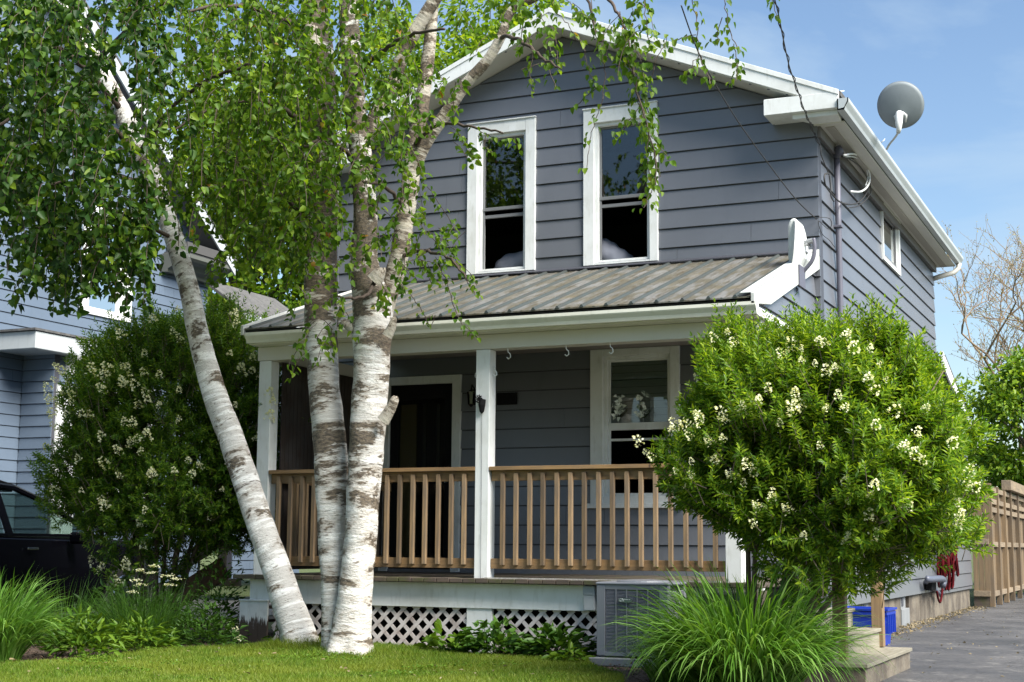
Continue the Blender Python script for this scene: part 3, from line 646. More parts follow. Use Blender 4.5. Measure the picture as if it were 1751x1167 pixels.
g = MB(); g.tube([(.065, pt[1], 5.0), (.075, pt[1]-.02, 5.06), (.10, pt[1]-.07, 5.07), (.13, pt[1]-.10, 5.02)], [.036, .045, .045, .03], 10); g.build('weatherhead', 'gpipe', mast, smooth=True)
for z in (4.25, 3.1, 2.2): g = MB(); g.box(.02, .105, pt[1]-.045, pt[1]+.045, z, z+.025); g.build('strap', 'gpipe', mast, bevel=.004)
def wl_(pts, X=.12): return [at(x, y, X=X) for x, y in pts]
curve_tube('drip_loop', wl_([(1440, 268), (1465, 275), (1483, 300), (1484, 325), (1470, 345), (1455, 350), (1437, 346), (1425, 335), (1412, 318), (1410, 300), (1416, 297)]), .009, 'cable_b', mast)
curve_tube('drip_loop', wl_([(1440, 266), (1470, 285), (1489, 320), (1484, 338), (1468, 352), (1450, 356)], .13), .007, 'cable_b', mast)
curve_tube('cable_tail', wl_([(1418, 300), (1420, 318), (1421, 336), (1426, 345)]), .007, 'cable_b', mast)
g = coil = thing('white_cable_coil', at(1470, 300, X=.2), 'coil of white cable hanging under the eave beside the conduit', 'cable coil')
curve_tube('loop', wl_([(1443, 266), (1462, 264), (1478, 277), (1487, 300), (1484, 318), (1472, 328), (1455, 328)], .18), .012, 'cable_w', coil)
curve_tube('loop', wl_([(1446, 268), (1464, 270), (1478, 284), (1484, 302), (1480, 318)], .16), .008, 'cable_w', coil)
curve_tube('dish_lead', [at(1464, 262, X=.18), at(1490, 252, X=.28), at(1508, 243, X=.43), at(1513, 238, X=.45)], .005, 'cable_w', coil)
# service drop (twisted) and telephone wire
sd_ = thing('service_drop_cable', (0.05, -.1, 5.0), 'twisted dark service cable sagging down from the sky to the house corner', 'cable')
pts = [at(1318, -25, Y=-3.4), at(1330, 20, Y=-3.0), at(1340, 70, Y=-2.5), at(1350, 115, Y=-1.9), at(1363, 152, Y=-1.4), at(1374, 185, Y=-.9), at(1384, 208, Y=-.5), at(1392, 228, Y=-.15), at(1403, 252, X=.10), at(1404, 265, X=.10), at(1412, 285, X=.10), at(1418, 300, X=.10)]
curve_tube('messenger', pts, .0055, 'cable_b', sd_)
tw = []; P = [np.array(p) for p in pts[:9]]
for i in range(len(P)-1):
    for k in range(8):
        t = k/8; a = (i*8+k)*.9; tw.append(P[i]*(1-t)+P[i+1]*t+np.array([cos(a), sin(a)*.5, sin(a)])*.013)
g = MB(); g.tube(tw, .005, 5); g.build('conductor', 'cable_b', sd_)
curve_tube('phone_line', [at(1165, 10, Y=-4.6), at(1190, 80, Y=-4), at(1215, 130, Y=-3.3), at(1260, 205, Y=-2.3), at(1310, 275, Y=-1.4), at(1360, 340, Y=-.5), at(1396, 375, Y=-.03)], .0055, 'cable_b')
o = bpy.data.objects['phone_line']; tag(o, 'straight thin dark wire running diagonally down to the house corner below the service cable', 'cable')
w3 = curve_tube('slack_wire', [at(1396, 375, X=.04), at(1402, 372, X=.08), at(1418, 374, X=.12), at(1422, 384, X=.12), at(1416, 392, X=.08), at(1400, 378, X=.05), at(1402, 392, X=.04), at(1408, 403, X=.04), at(1418, 411, X=.045), at(1428, 424, X=.05)], .0035, 'cable_b', sub=5)
tag(w3, 'thin slack wire looping on the house corner where the diagonal wire ends', 'cable')
# dish on the roof edge (seen from behind)
def dish(name, c, look, R, label, mat, thick=.0, sx=1., upv_=(0, 0, 1)):
    t = thing(name, tuple(c), label, 'satellite dish'); look = norm(np.array(look, float)); r = norm(np.cross(look, upv_)); u = np.cross(r, look)
    m = MB(); rings = 8; nn = 40; vs = []
    for side in (0, 1):
        for i in range(rings+1):
            q = i/rings; d = (q*q-1)*R*.20-side*.008
            for k in range(nn):
                a = 2*pi*k/nn; vs.append(np.array(c)+r*cos(a)*R*q*sx+u*sin(a)*R*q+look*d)
    fs = []; o2 = (rings+1)*nn
    for i in range(rings):
        for k in range(nn):
            A = (i*nn+k, i*nn+(k+1) % nn, (i+1)*nn+(k+1) % nn, (i+1)*nn+k); fs += [A, tuple(o2+x for x in A[::-1])]
    fs += [(rings*nn+k, rings*nn+(k+1) % nn, o2+rings*nn+(k+1) % nn, o2+rings*nn+k) for k in range(nn)]
    m.add(vs, fs); m.build('reflector', mat, t, smooth=True)
    m = MB(); m.tube([np.array(c)+r*cos(2*pi*k/nn)*R*sx+u*sin(2*pi*k/nn)*R-look*.002 for k in range(nn+1)], .004, 5); m.build('rim', 'ac', t)
    return t, r, u, look
c = at(1540, 180, Y=1.05); R = mpp(c)*40
toc = norm(CAMP-c); t, r, u, lk = dish('satellite_dish', c, -toc+np.array([.12, 0, .12]), R, 'round grey satellite dish seen from behind above the right roof edge', 'dishg', sx=.97)
p = at(1537, 205, Y=.95); s_ = mpp(c)
g = MB(); g.tube([c-u*R*.35-lk*.07, at(1538, 195, Y=.9), at(1537, 210, Y=.86), at(1537, 222, Y=.86), at(1536, 228, Y=.88)], [.03, .04, .038, .026, .02], 10)
for a in (-1, 1): g.tube([c-u*R*.28-lk*.06+r*a*.02, c-u*R*.42-lk*.08+r*a*.055, c-u*R*.72-lk*.05+r*a*.045], [.012, .016, .010], 8)
g.build('bracket', 'dishw', t, smooth=True)
curve_tube('mast', [at(1536, 227, Y=.9), at(1530, 236, Y=1.0), at(1521, 247, Y=1.1), at(1516, 256, Y=1.15)], .012, 'dishw', t)
# dish on the porch barge board, seen edge-on
c2 = at(1354, 420, Y=-.85); t, r, u, lk = dish('satellite_dish', c2, (-.94, -.34, .10), .235, 'cream satellite dish seen edge-on at the right end of the porch roof', 'dishw', sx=.75)
g = MB(); q = mpp(c2)
pr = [at(x, y, Y=-.85) for x, y in ((1347, 385), (1350, 376), (1357, 372), (1363, 376), (1368, 392), (1372, 415), (1374, 440), (1366, 458), (1352, 459), (1347, 440))]
g.prism(pr, (0, .26, 0)); g.build('shroud', 'dishw', t, bevel=.02)
g = MB(); g.tube([at(1366, 410, Y=-.75), at(1378, 415, Y=-.75), at(1390, 412, Y=-.75)], [.035, .03, .028], 8)
for x, y in ((1370, 422), (1376, 430), (1382, 418), (1374, 412)): g.tube([at(x-4, y, Y=-.78), at(x+4, y+3, Y=-.72)], .014, 6)
g.build('clamp', 'steel', t)
curve_tube('arm', [at(1391, 408, Y=-.75), at(1393, 425, Y=-.75), at(1389, 445, Y=-.75), at(1376, 462, Y=-.75), at(1362, 478, Y=-.75)], .019, 'gpipe', t, 10)
g = MB(); g.box(.027, .04, -.95, -.72, 3.36, 3.56); g.tube([at(1358, 488, Y=-.8), at(1364, 495, Y=-.8), at(1360, 508, Y=-.8), at(1356, 500, Y=-.8)], .008, 6); g.build('foot_plate', 'gpipe', t, bevel=.004)
# vent pipe and red straps on the side wall
v = thing('vent_pipe', (.1, 6.9, .4), 'grey plastic vent elbow low on the side wall in front of the red straps', 'pipe')
curve_tube('elbow', [at(1583, 990, X=.10), at(1590, 991, X=.14), at(1608, 990, X=.2), at(1613, 993, X=.2), at(1612, 1002, X=.2)], .045, 'pvc', v, 12, 3)
curve_tube('drop', [at(1583, 995, X=.05), at(1596, 1005, X=.06), at(1608, 1018, X=.06)], .03, 'pvc', v, 8, 3)
g = MB(); a = at(1584, 1002, X=.04); g.box(.03, .12, a[1]-.05, a[1]+.35, a[2]-.06, a[2]+.05); g.build('vent_hood', 'black', v, bevel=.01)
st = thing('red_straps', at(1615, 940, X=.06), 'tangle of red webbing straps hanging on the side wall', 'straps')
for k in range(17):
    x = 1604+k*2.0+random.uniform(-2, 2); y0 = 935+random.uniform(-6, 6); y1 = random.uniform(975, 1008); sw = random.uniform(-4, 4)
    curve_tube('strap', [at(x, y0, X=.06), at(x+sw, (y0+y1)/2, X=.09+.01*(k % 4)), at(x-sw*.3, y1, X=.06), at(x+2.5, y1-3, X=.06), at(x+1+sw, (y0+y1)/2, X=.07)], .014, 'red', st, 4, 4)
curve_tube('strap', [at(1612, 990, X=.1), at(1611, 1012, X=.1), at(1608, 1030, X=.1), at(1604, 1024, X=.1), at(1602, 1012, X=.1)], .016, 'red', st, 5, 4)
curve_tube('strap', [at(1631, 930, X=.1), at(1632, 950, X=.1), at(1631, 963, X=.1)], .014, 'red', st, 5, 4)

# ------------------------------------------------------------------ air conditioner
ac = thing('air_conditioner', (-.935, -2.6, .03), 'grey louvred air conditioning condenser in front of the porch skirt', 'air conditioner')
ax0, ax1, ay0, ay1, az0, az1 = -1.242, -.632, -2.9, -2.40, .07, .655
g = MB(); g.box(ax0-.05, ax1+.06, ay0-.06, ay1+.05, -.01, .055); g.build('pad', 'conc_grey', ac, bevel=.008)
g = MB(); g.box(ax0+.03, ax1-.03, ay0+.03, ay1-.03, az0, az1-.02); g.build('coil', 'ac_d', ac)
for bb in ((ax0, ax0+.075, ay0, ay0+.075), (ax1-.075, ax1, ay0, ay0+.075), (ax0, ax0+.06, ay1-.06, ay1), (ax1-.06, ax1, ay1-.06, ay1)):
    g = MB(); g.box(*bb, az0, az1-.02); g.build('corner_panel', 'ac', ac, bevel=.006)
g = MB(); g.box(ax0+.075, ax1-.075, ay0+.002, ay0+.03, az0, az0+.035); g.build('bottom_rail', 'ac', ac); g = MB(); g.box(ax0+.075, ax1-.075, ay0+.002, ay0+.03, az1-.055, az1-.02); g.build('top_rail', 'ac', ac)
g = MB()
for k in range(43):
    z = az0+.04+k*.0113; g.prism([(ax0+.078, ay0+.004, z), (ax0+.078, ay0+.014, z+.008), (ax0+.078, ay0+.017, z+.0065), (ax0+.078, ay0+.007, z-.0015)], (ax1-ax0-.156, 0, 0))
    g.prism([(ax1-.004, ay0+.078, z), (ax1-.014, ay0+.078, z+.006), (ax1-.016, ay0+.078, z+.0045), (ax1-.006, ay0+.078, z-.0015)], (0, ay1-ay0-.14, 0))
for k in range(1, 5):
    x = ax0+.078+(ax1-ax0-.156)*k/5; g.box(x-.005, x+.005, ay0-.001, ay0+.006, az0+.03, az1-.05)
g.build('louvre_panel', 'ac', ac)
g = MB(); g.box(ax0-.008, ax1+.008, ay0-.008, ay1+.008, az1-.02, az1+.004); g.build('top_cover', 'ac', ac, bevel=.012)
g = MB(); g.tube([(-.93, -2.65, az1+.003), (-.93, -2.65, az1+.016), (-.93, -2.65, az1+.022)], [.22, .21, .12], 28); g.build('fan_guard', 'ac', ac)
bx = (ax0+ax1)/2-.055; bz = .515
g = MB(); pr = []
for k in range(24):
    a = 2*pi*k/24; pr.append((bx+.058*(abs(cos(a))**.5)*(1 if cos(a) > 0 else -1), ay0-.001, bz+.018*(abs(sin(a))**.7)*(1 if sin(a) > 0 else -1)))
g.prism(pr, (0, -.008, 0)); bd_ = g.build('badge', 'badge', ac)
g = MB(); cx = bx-.034
g.tube([(cx+.0135*cos(a), ay0-.0105, bz+.0115*sin(a)) for a in np.linspace(.5, 5.9, 16)], .0018, 5)
g.tube([(cx-.004, ay0-.0105, bz+.002), (cx-.003, ay0-.0105, bz-.004), (cx+.005, ay0-.0105, bz-.004)], .0016, 5)
g.tube([(cx+.011, ay0-.0105, bz+.014), (cx+.018, ay0-.0105, bz+.002), (cx+.026, ay0-.0105, bz-.009)], .0024, 5); g.tube([(cx+.026, ay0-.0105, bz+.009), (cx+.013, ay0-.0105, bz-.010)], .002, 5)
g.tube([(cx+.026, ay0-.0105, bz+.008), (cx+.034, ay0-.0105, bz+.008)], .0018, 5); g.tube([(cx+.037, ay0-.0105, bz+.005), (cx+.060, ay0-.0105, bz+.005)], .0022, 5); g.tube([(cx+.068, ay0-.0105, bz+.008), (cx+.074, ay0-.0105, bz+.003), (cx+.078, ay0-.0105, bz+.008)], .0018, 5)
g.build('emblem', 'badge_w', bd_)
el = MB(); el.box(-1.565, -1.465, PY-.095, PY-.031, .40, .60); el.box(-1.57, -1.46, PY-.10, PY-.03, .53, .61); tag(el.build('electrical_disconnect_box', 'badge_w' and flat('pale_grey_box', (.3, .33, .35), .4), bevel=.006), 'pale grey electrical disconnect box on the white skirt board beside the air conditioner', 'electrical box')

# ------------------------------------------------------------------ side steps with posts
sp = thing('side_steps', (.8, -2.9, 0), 'pale concrete coloured steps on the right side of the porch leading to the driveway', 'steps')
for i, (x1, zt_) in enumerate(((1.12, .155), (.90, .31), (.67, .46))):
    x0 = x1-.30 if i < 2 else x1-.6
    g = MB(); g.box(x0, x1, -3.86+.04*i, -1.95, zt_-.028, zt_); tr_ = g.build('tread', 'stepw', sp, bevel=.004)
    g = MB(); g.box(x0+.02-.3, x1-.018, -3.84+.04*i, -1.97, -.05+(0 if i == 0 else .0), zt_-.0285); g.build('riser', 'stepw' if i else 'concrete', sp, bevel=.004)
g = MB(); g.box(-.15, .07, -3.6, -2.45, .0, .60); g.build('landing', 'deck', sp)
for (px, y, yb, Yd) in ((1436.5, -3.62, 1100, 0), (1501.5, -2.03, 1105, 0)):
    a = at(px, 1060, Y=y); g = MB(); g.box(a[0]-.046, a[0]+.046, y-.046, y+.046, .16, 1.15); g.build('newel_post', 'postw', sp, bevel=.004)
# recycling bin
bn = thing('recycling_bin', (.28, .7, 0), 'blue plastic recycling box behind the side steps', 'bin')
g = MB(); bx0, bx1, by0, by1, bh = .03, .50, .45, .95, .36
def ring(z, e): return [(bx0-e, by0-e, z), (bx1+e, by0-e, z), (bx1+e, by1+e, z), (bx0-e, by1+e, z)]
def shell(m, lv):
    for (z0, e0), (z1, e1) in zip(lv[:-1], lv[1:]):
        A, B = ring(z0, e0), ring(z1, e1); m.add(A+B, [(i, (i+1) % 4, 4+(i+1) % 4, 4+i) for i in range(4)])
shell(g, [(.0, -.05), (.30, -.012), (.30, .004), (.325, .006), (.325, .0), (.34, .0), (.34, .016), (.36, .018), (.36, -.005), (.02, -.06)]); g.add(ring(.02, -.06), [(0, 1, 2, 3)]); g.build('body', 'bin', bn)
for k in range(5): g = MB(); g.box(bx1-.04, bx1+.012, by0+.04+k*.1, by0+.055+k*.1, .12, .30); g.build('rib', 'bin', bn)

# ------------------------------------------------------------------ fence on the right
fn = thing('wooden_fence', (.3, 12, 0), 'tall weathered cedar board fence and gate behind the driveway', 'fence')
FX = .30; FY = 11.3
for k in range(3):
    g = MB(); g.box(.035+k*.088, .035+k*.088+.083, FY, FY+.02, .16, 1.93); g.build('board', 'fence', fn, bevel=.003)
for z in (.17, 1.02, 1.78): g = MB(); g.box(.03, .30, FY-.035, FY-.002, z, z+.09); g.build('rail', 'fencex', fn, bevel=.003)
g = MB(); g.box(.03, .28, FY+.005, FY+.03, .0, .155); g.build('kick_board', MT['deck'], fn)
posts = [FY+.05, FY+1.15, FY+2.3, FY+3.4, FY+4.8, FY+6.4]
for i, y in enumerate(posts):
    h = 2.03-.02*i+(.25 if i >= 3 else 0)-(.0); g = MB(); g.box(FX-.03, FX+.06, y-.045, y+.045, 0, h); g.build('post', 'fence', fn, bevel=.004)
yy = FY+.1
while yy < FY+9:
    g = MB(); g.box(FX-.04, FX-.02, yy, yy+.135, .14+random.uniform(-.01, .01), 1.72+random.uniform(-.004, .004)+(0 if yy < posts[3] else .1)); g.build('board', 'fence', fn, bevel=.002); yy += .14
for a, c in zip(posts[:-1], posts[1:]):
    for z in (.16, .98, 1.56, 1.70, 1.90): g = MB(); g.box(FX-.019, FX+.03, a+.046, c-.046, z, z+.085); g.build('rail', 'fencex', fn, bevel=.003)
    n = int((c-a-.09)/.13)
    for k in range(n): g = MB(); yk = a+.05+k*.13; g.box(FX-.035, FX-.021, yk, yk+.08, 1.72, 1.93); g.build('top_slat', 'fencex', fn)
gb = MB(); gb.box(FX-.05, FX+.12, posts[2]+.5, posts[2]+8, 2.02, 2.2); gb.build('gate_beam', 'fencex', fn, bevel=.006)

# ------------------------------------------------------------------ neighbour's house on the left
NX = -11.3; MT['nwhite'] = paint('neighbour_white_trim', (.42, .45, .46), .4, .5, 3)
nb = thing('neighbour_house', (NX, 2, 0), 'blue grey clapboard house with a steep gable and white window trim at the left edge', 'house')
NS = lambda u, d, z: (NX+d, u, z)
# steep gable facing the driveway: slope from ridge down to the rear
RY0, RZ0 = 1.0, 9.5
zr = lambda y: 8.42-(y-1.8)*.79
NWIN = (2.36, 3.5, 4.27, 5.92)
b, w = siding(NS, lambda z: -9., lambda z: 5.45 if z < 5.5 else min(5.45, 1.8+(8.42-z)/.79), .35, 9.6, [sh(NWIN)], course=.154, z0=.35, thick=.022, groove=.010, back=.1)
b.build('siding', 'nsiding', nb); w.build('wall', 'greytrim', nb)
g = MB(); g.box(NX-.15, NX-.11, -9, 5.4, .3, 5.4); g.box(NX-5, NX-.12, -9.1, -9, 0, 9); g.box(NX-5, NX-.1, 5.4, 5.5, .3, 5.4); g.box(NX-.12, NX-.02, -9, 5.4, -.1, .34); g.build('back_wall', 'dark', nb)
g = MB(); P0, P1 = (NX+.45, .3, zr(.3)+.12), (NX+.45, 5.6, zr(5.6)+.12)
g.prism([P0, P1, (P1[0], P1[1], P1[2]-.2), (P0[0], P0[1], P0[2]-.2)], (-.03, 0, 0)); g.build('rake_board', 'nwhite', nb)
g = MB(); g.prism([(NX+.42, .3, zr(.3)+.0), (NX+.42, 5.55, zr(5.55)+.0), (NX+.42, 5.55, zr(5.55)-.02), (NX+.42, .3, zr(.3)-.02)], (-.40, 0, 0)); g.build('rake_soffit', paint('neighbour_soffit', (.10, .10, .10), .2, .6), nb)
g = MB(); g.prism([(NX+.46, .3, zr(.3)+.125), (NX+.46, 5.65, zr(5.65)+.125), (NX+.46, 5.65, zr(5.65)+.16), (NX+.46, .3, zr(.3)+.16)], (-5, 0, 0)); g.build('roof', 'shingle', nb)
# moulded cornice under the rear eave
MT['ncorn'] = paint('shaded_neighbour_cornice', (.10, .105, .09), .3, .5); MT['neave'] = paint('shaded_neighbour_eave', (.07, .068, .066), .2, .7)  # both darkened: tree and eave shade is put into these colours
g = MB(); cy = 4.2; zc = 5.18
prof = [(.0, 0), (.10, 0), (.12, .05), (.20, .09), (.26, .16), (.36, .20), (.40, .24), (.40, .30), (0, .30)]
g.prism([(NX+.03+p, cy, zc+q) for p, q in prof], (0, 1.35, 0)); g.build('cornice', 'ncorn', nb, bevel=.004)
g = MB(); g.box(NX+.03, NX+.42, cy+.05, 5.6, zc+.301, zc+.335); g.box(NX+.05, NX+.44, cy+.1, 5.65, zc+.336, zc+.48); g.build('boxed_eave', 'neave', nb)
NSW = NS
window(nb, NS, NWIN, (.17, .15, .08, .14), rails=[(5.05, 5.12, 0)], pane=[(4.4, 5.04), (5.1, 5.76)], sash='white')
g = MB(); g.box(NX-1.5, NX-.3, 2.2, 3.7, 4.1, 6); g.build('room', 'room', nb)  # dark block stands in for the unlit room
# rear lower wing: shingle roof
ra, rb = at(345, 476, X=-12.2), at(470, 508, X=-12.2); rc, rd = at(470, 538, X=-11.3), at(345, 512, X=-11.3)
rb[2] = ra[2]; rc[2] = rd[2]; rd[1] = ra[1]; rc[1] = rb[1]
g = MB(); g.prism([ra, rb, rc, rd], (0, 0, -.05)); g.build('wing_roof', 'shingle', nb)
g = MB(); g.box(rd[0]-.04, rd[0]+.02, ra[1], rb[1], rd[2]-.17, rd[2]-.055); g.build('wing_fascia', 'nwhite', nb)
b, w = siding(lambda u, d, z: (rd[0]-.15+d, u, z), lambda z: ra[1]+.1, lambda z: rb[1]-.1, .35, rd[2]-.15, [], course=.154, z0=.35, thick=.022, groove=.010, back=.1); b.build('wing_siding', 'nsiding', nb); w.build('wing_wall', 'greytrim', nb)
# bay under the window: flat roof, white fascia, panelled body
g = MB(); g.box(NX+.03, NX+.80, .62, 4.2, 3.73, 3.76); g.build('bay_roof', 'shingle', nb)
g = MB(); g.box(NX+.03, NX+.78, .66, 4.15, 3.49, 3.725); g.build('bay_fascia', 'nwhite', nb, bevel=.01)
b, w = siding(lambda u, d, z: (NX+.55+d, u, z), lambda z: 1.3, lambda z: 4.0, .35, 3.5, [(2.0, 3.4, 1.6, 3.2)], course=.154, z0=.35, thick=.022, groove=.010, back=.1); b.build('bay_siding', 'nsiding', nb); w.build('bay_wall', 'greytrim', nb)
b, w = siding(lambda u, d, z: (NX+u, 1.28-d, z), lambda z: .03, lambda z: .575, .35, 3.5, [], course=.154, z0=.35, thick=.022, groove=.010, back=.1); b.build('bay_siding', 'nsiding', nb); w.build('bay_wall', 'greytrim', nb)
window(nb, lambda u, d, z: (NX+.55+d, u, z), (2.0, 3.4, 1.6, 3.2), (.14, .14, .1, .12), rails=[(2.4, 2.46, 0)], pane=[(1.8, 3.1)])
for y in (1.55,):
    g = MB(); g.prism([(NX+.56, y-.05, 3.49), (NX+.78, y-.05, 3.49), (NX+.74, y-.05, 3.42), (NX+.66, y-.05, 3.34), (NX+.64, y-.05, 3.2), (NX+.60, y-.05, 3.1), (NX+.575, y-.05, 3.08)], (0, .1, 0)); g.build('bay_bracket', 'white', nb, bevel=.006)
    g = MB(); g.box(NX+.577, NX+.61, 1.33, 1.75, .4, 3.08); g.build('bay_corner_board', 'white', nb, bevel=.004)

# side stair rail left of the porch
ls = thing('porch_stair', (-5.9, -1.2, 0), 'weathered wooden stair with a pale handrail at the left side of the porch', 'stairs')
a, c = at(375, 930, Y=-1.0), at(318, 966, Y=-1.0); d = c-a
g = MB(); g.bar(a-d*.25, c+d*.5, .035, .09); g.build('handrail', 'gwood', ls, bevel=.004)
g = MB(); g.bar(a-d*.2+np.array([0, .0, -.3]), c+d*.5+np.array([0, 0, -.3]), .04, .24); g.build('stringer', 'lumber', ls)
for k in range(3): g = MB(); g.box(-5.55-k*.28, -5.2-k*.28, -1.0, -.1, .42-k*.15, .45-k*.15); g.build('tread', 'lumber', ls)

# ------------------------------------------------------------------ the parked SUV
CX = -8.8; car = thing('parked_car', (CX-.9, -1.3, 0), 'black suv parked nose-away in the driveway between the two houses', 'car')
def prof_side(pts, x0, x1): m = MB(); m.prism([(x0, y, z) for y, z in pts], (x1-x0, 0, 0)); return m
# body: cross sections lofted along the length
secs = [(-3.30, .35, .95, .80), (-3.25, .30, 1.02, .88), (-2.6, .28, 1.05, .91), (-1.6, .28, 1.045, .92), (-.6, .28, 1.03, .92), (.0, .28, 1.02, .915), (.35, .28, 1.0, .90), (.9, .28, .95, .88), (1.25, .30, .86, .82), (1.38, .36, .74, .74)]
g = MB(); vs = []; nn = 10
for y, zb_, zt_, hw in secs:
    cx = CX-.92
    pr = [(-hw*.9, zb_), (-hw, zb_+.12), (-hw*1.0, (zb_+zt_)/2), (-hw*.97, zt_-.06), (-hw*.88, zt_), (hw*.88, zt_), (hw*.97, zt_-.06), (hw*1.0, (zb_+zt_)/2), (hw, zb_+.12), (hw*.9, zb_)]
    vs += [(cx+a, y, z) for a, z in pr]
fs = [(i*nn+k, i*nn+(k+1) % nn, (i+1)*nn+(k+1) % nn, (i+1)*nn+k) for i in range(len(secs)-1) for k in range(nn)]+[tuple(range(nn)), tuple((len(secs)-1)*nn+k for k in range(nn))[::-1]]
g.add(vs, fs); g.build('body', 'carp', car, bevel=.01)
# greenhouse: pillars + roof + glass
rl = [(-3.15, 1.02), (-2.95, 1.30), (-2.75, 1.50), (-2.3, 1.585), (-1.7, 1.60), (-1.2, 1.565), (-.75, 1.42), (-.25, 1.17), (-.02, 1.04)]
cxm = CX-.92
g = MB(); vs = []; 
for y, z in rl:
    hw = .86-.20*max(0, (z-1.02)/.58); vs += [(cxm-hw, y, z), (cxm-hw*.85, y, z+.035), (cxm+hw*.85, y, z+.035), (cxm+hw, y, z), (cxm+hw, y-.0, z-.05), (cxm-hw, y-.0, z-.05)]
fs = [(i*6+k, i*6+(k+1) % 6, (i+1)*6+(k+1) % 6, (i+1)*6+k) for i in (3, 4) for k in range(6)]+[(18, 19, 20, 21, 22, 23), (30, 31, 32, 33, 34, 35)]
us = sorted({i for f_ in fs for i in f_}); mp_ = {i: j for j, i in enumerate(us)}; g.add([vs[i] for i in us], [tuple(mp_[i] for i in f_) for f_ in fs]); g.build('roof', 'carp', car, bevel=.008)
hwz = lambda z: .86-.20*max(0, (z-1.02)/.58)
for s in (-1, 1):
    g = MB(); side = lambda y, z, e=0: np.array((cxm+s*(hwz(z)+.01+e), y, z))
    g.tube([side(y, z-.0) for y, z in rl], .035, 6)
    g.bar(side(-1.42, 1.02), side(-1.5, 1.58), .03, .09, (0, 1, 0)); g.bar(side(-2.5, 1.02), side(-2.6, 1.56), .03, .12, (0, 1, 0)); g.bar(side(-3.1, 1.03), side(-.05, 1.03), .03, .03)
    g.build('pillar', 'carp', car)
    for A, B in (((-2.45, -1.5), (1.04, 1.55)), ((-1.4, -.12), (1.04, 1.55)), ((-3.05, -2.55), (1.04, 1.5))):
        ys = np.linspace(A[0], A[1], 8); P = []
        top = lambda y: min(float(np.interp(y, [p[0] for p in rl], [p[1] for p in rl])), B[1])-.02
        g = MB(); g.add([side(y, B[0], -.012) for y in ys]+[side(y, max(top(y), B[0]+.001), -.012) for y in ys], [(i, i+1, 9+i, 8+i) for i in range(7)]); g.build('side_window', 'carglass', car)
    g = MB(); g.tube([side(-2.7, 1.62, -.06), side(-2.6, 1.655, -.06), side(-1.45, 1.655, -.06), side(-1.1, 1.59, -.06)], [.012, .018, .018, .012], 8); g.build('roof_rail', 'black', car, smooth=True)
    g = MB(); g.box(*sorted((cxm+s*.93, cxm+s*1.13)), -.52, -.40, .93, 1.07); mi_ = g.build('wing_mirror', 'carp', car, bevel=.03)
    for y in (-1.2, -2.3): g = MB(); g.box(*sorted((cxm+s*.925, cxm+s*.95)), y, y+.17, .86, .89); g.build('door_handle', 'chrome', car, bevel=.008)
    for y in (-2.55, .55):
        wh = MB(); c_ = (cxm+s*.80, y, .34); wh.tube([(cxm+s*.70, y, .34), (cxm+s*.72, y, .34), (cxm+s*.91, y, .34), (cxm+s*.93, y, .34)], [.30, .34, .34, .30], 28); w_ = wh.build('wheel', 'tyre', car)
        wh = MB(); wh.tube([(cxm+s*.931, y, .34), (cxm+s*.945, y, .34)], [.22, .21], 20); wh.build('rim', 'chrome', w_)
g = MB(); hw = .80; g.add([(cxm-.84, -.06, 1.03), (cxm+.84, -.06, 1.03), (cxm+.70, -1.05, 1.51), (cxm-.70, -1.05, 1.51)], [(0, 1, 2, 3)]); g.build('windscreen', 'carglass', car)
for x in (-.4, .35):
    g = MB(); g.box(cxm+x-.24, cxm+x+.24, -1.55, -1.45, .6, 1.22); g.box(cxm+x-.13, cxm+x+.13, -1.55, -1.45, 1.24, 1.42); g.build('seat', 'black', car, bevel=.04)
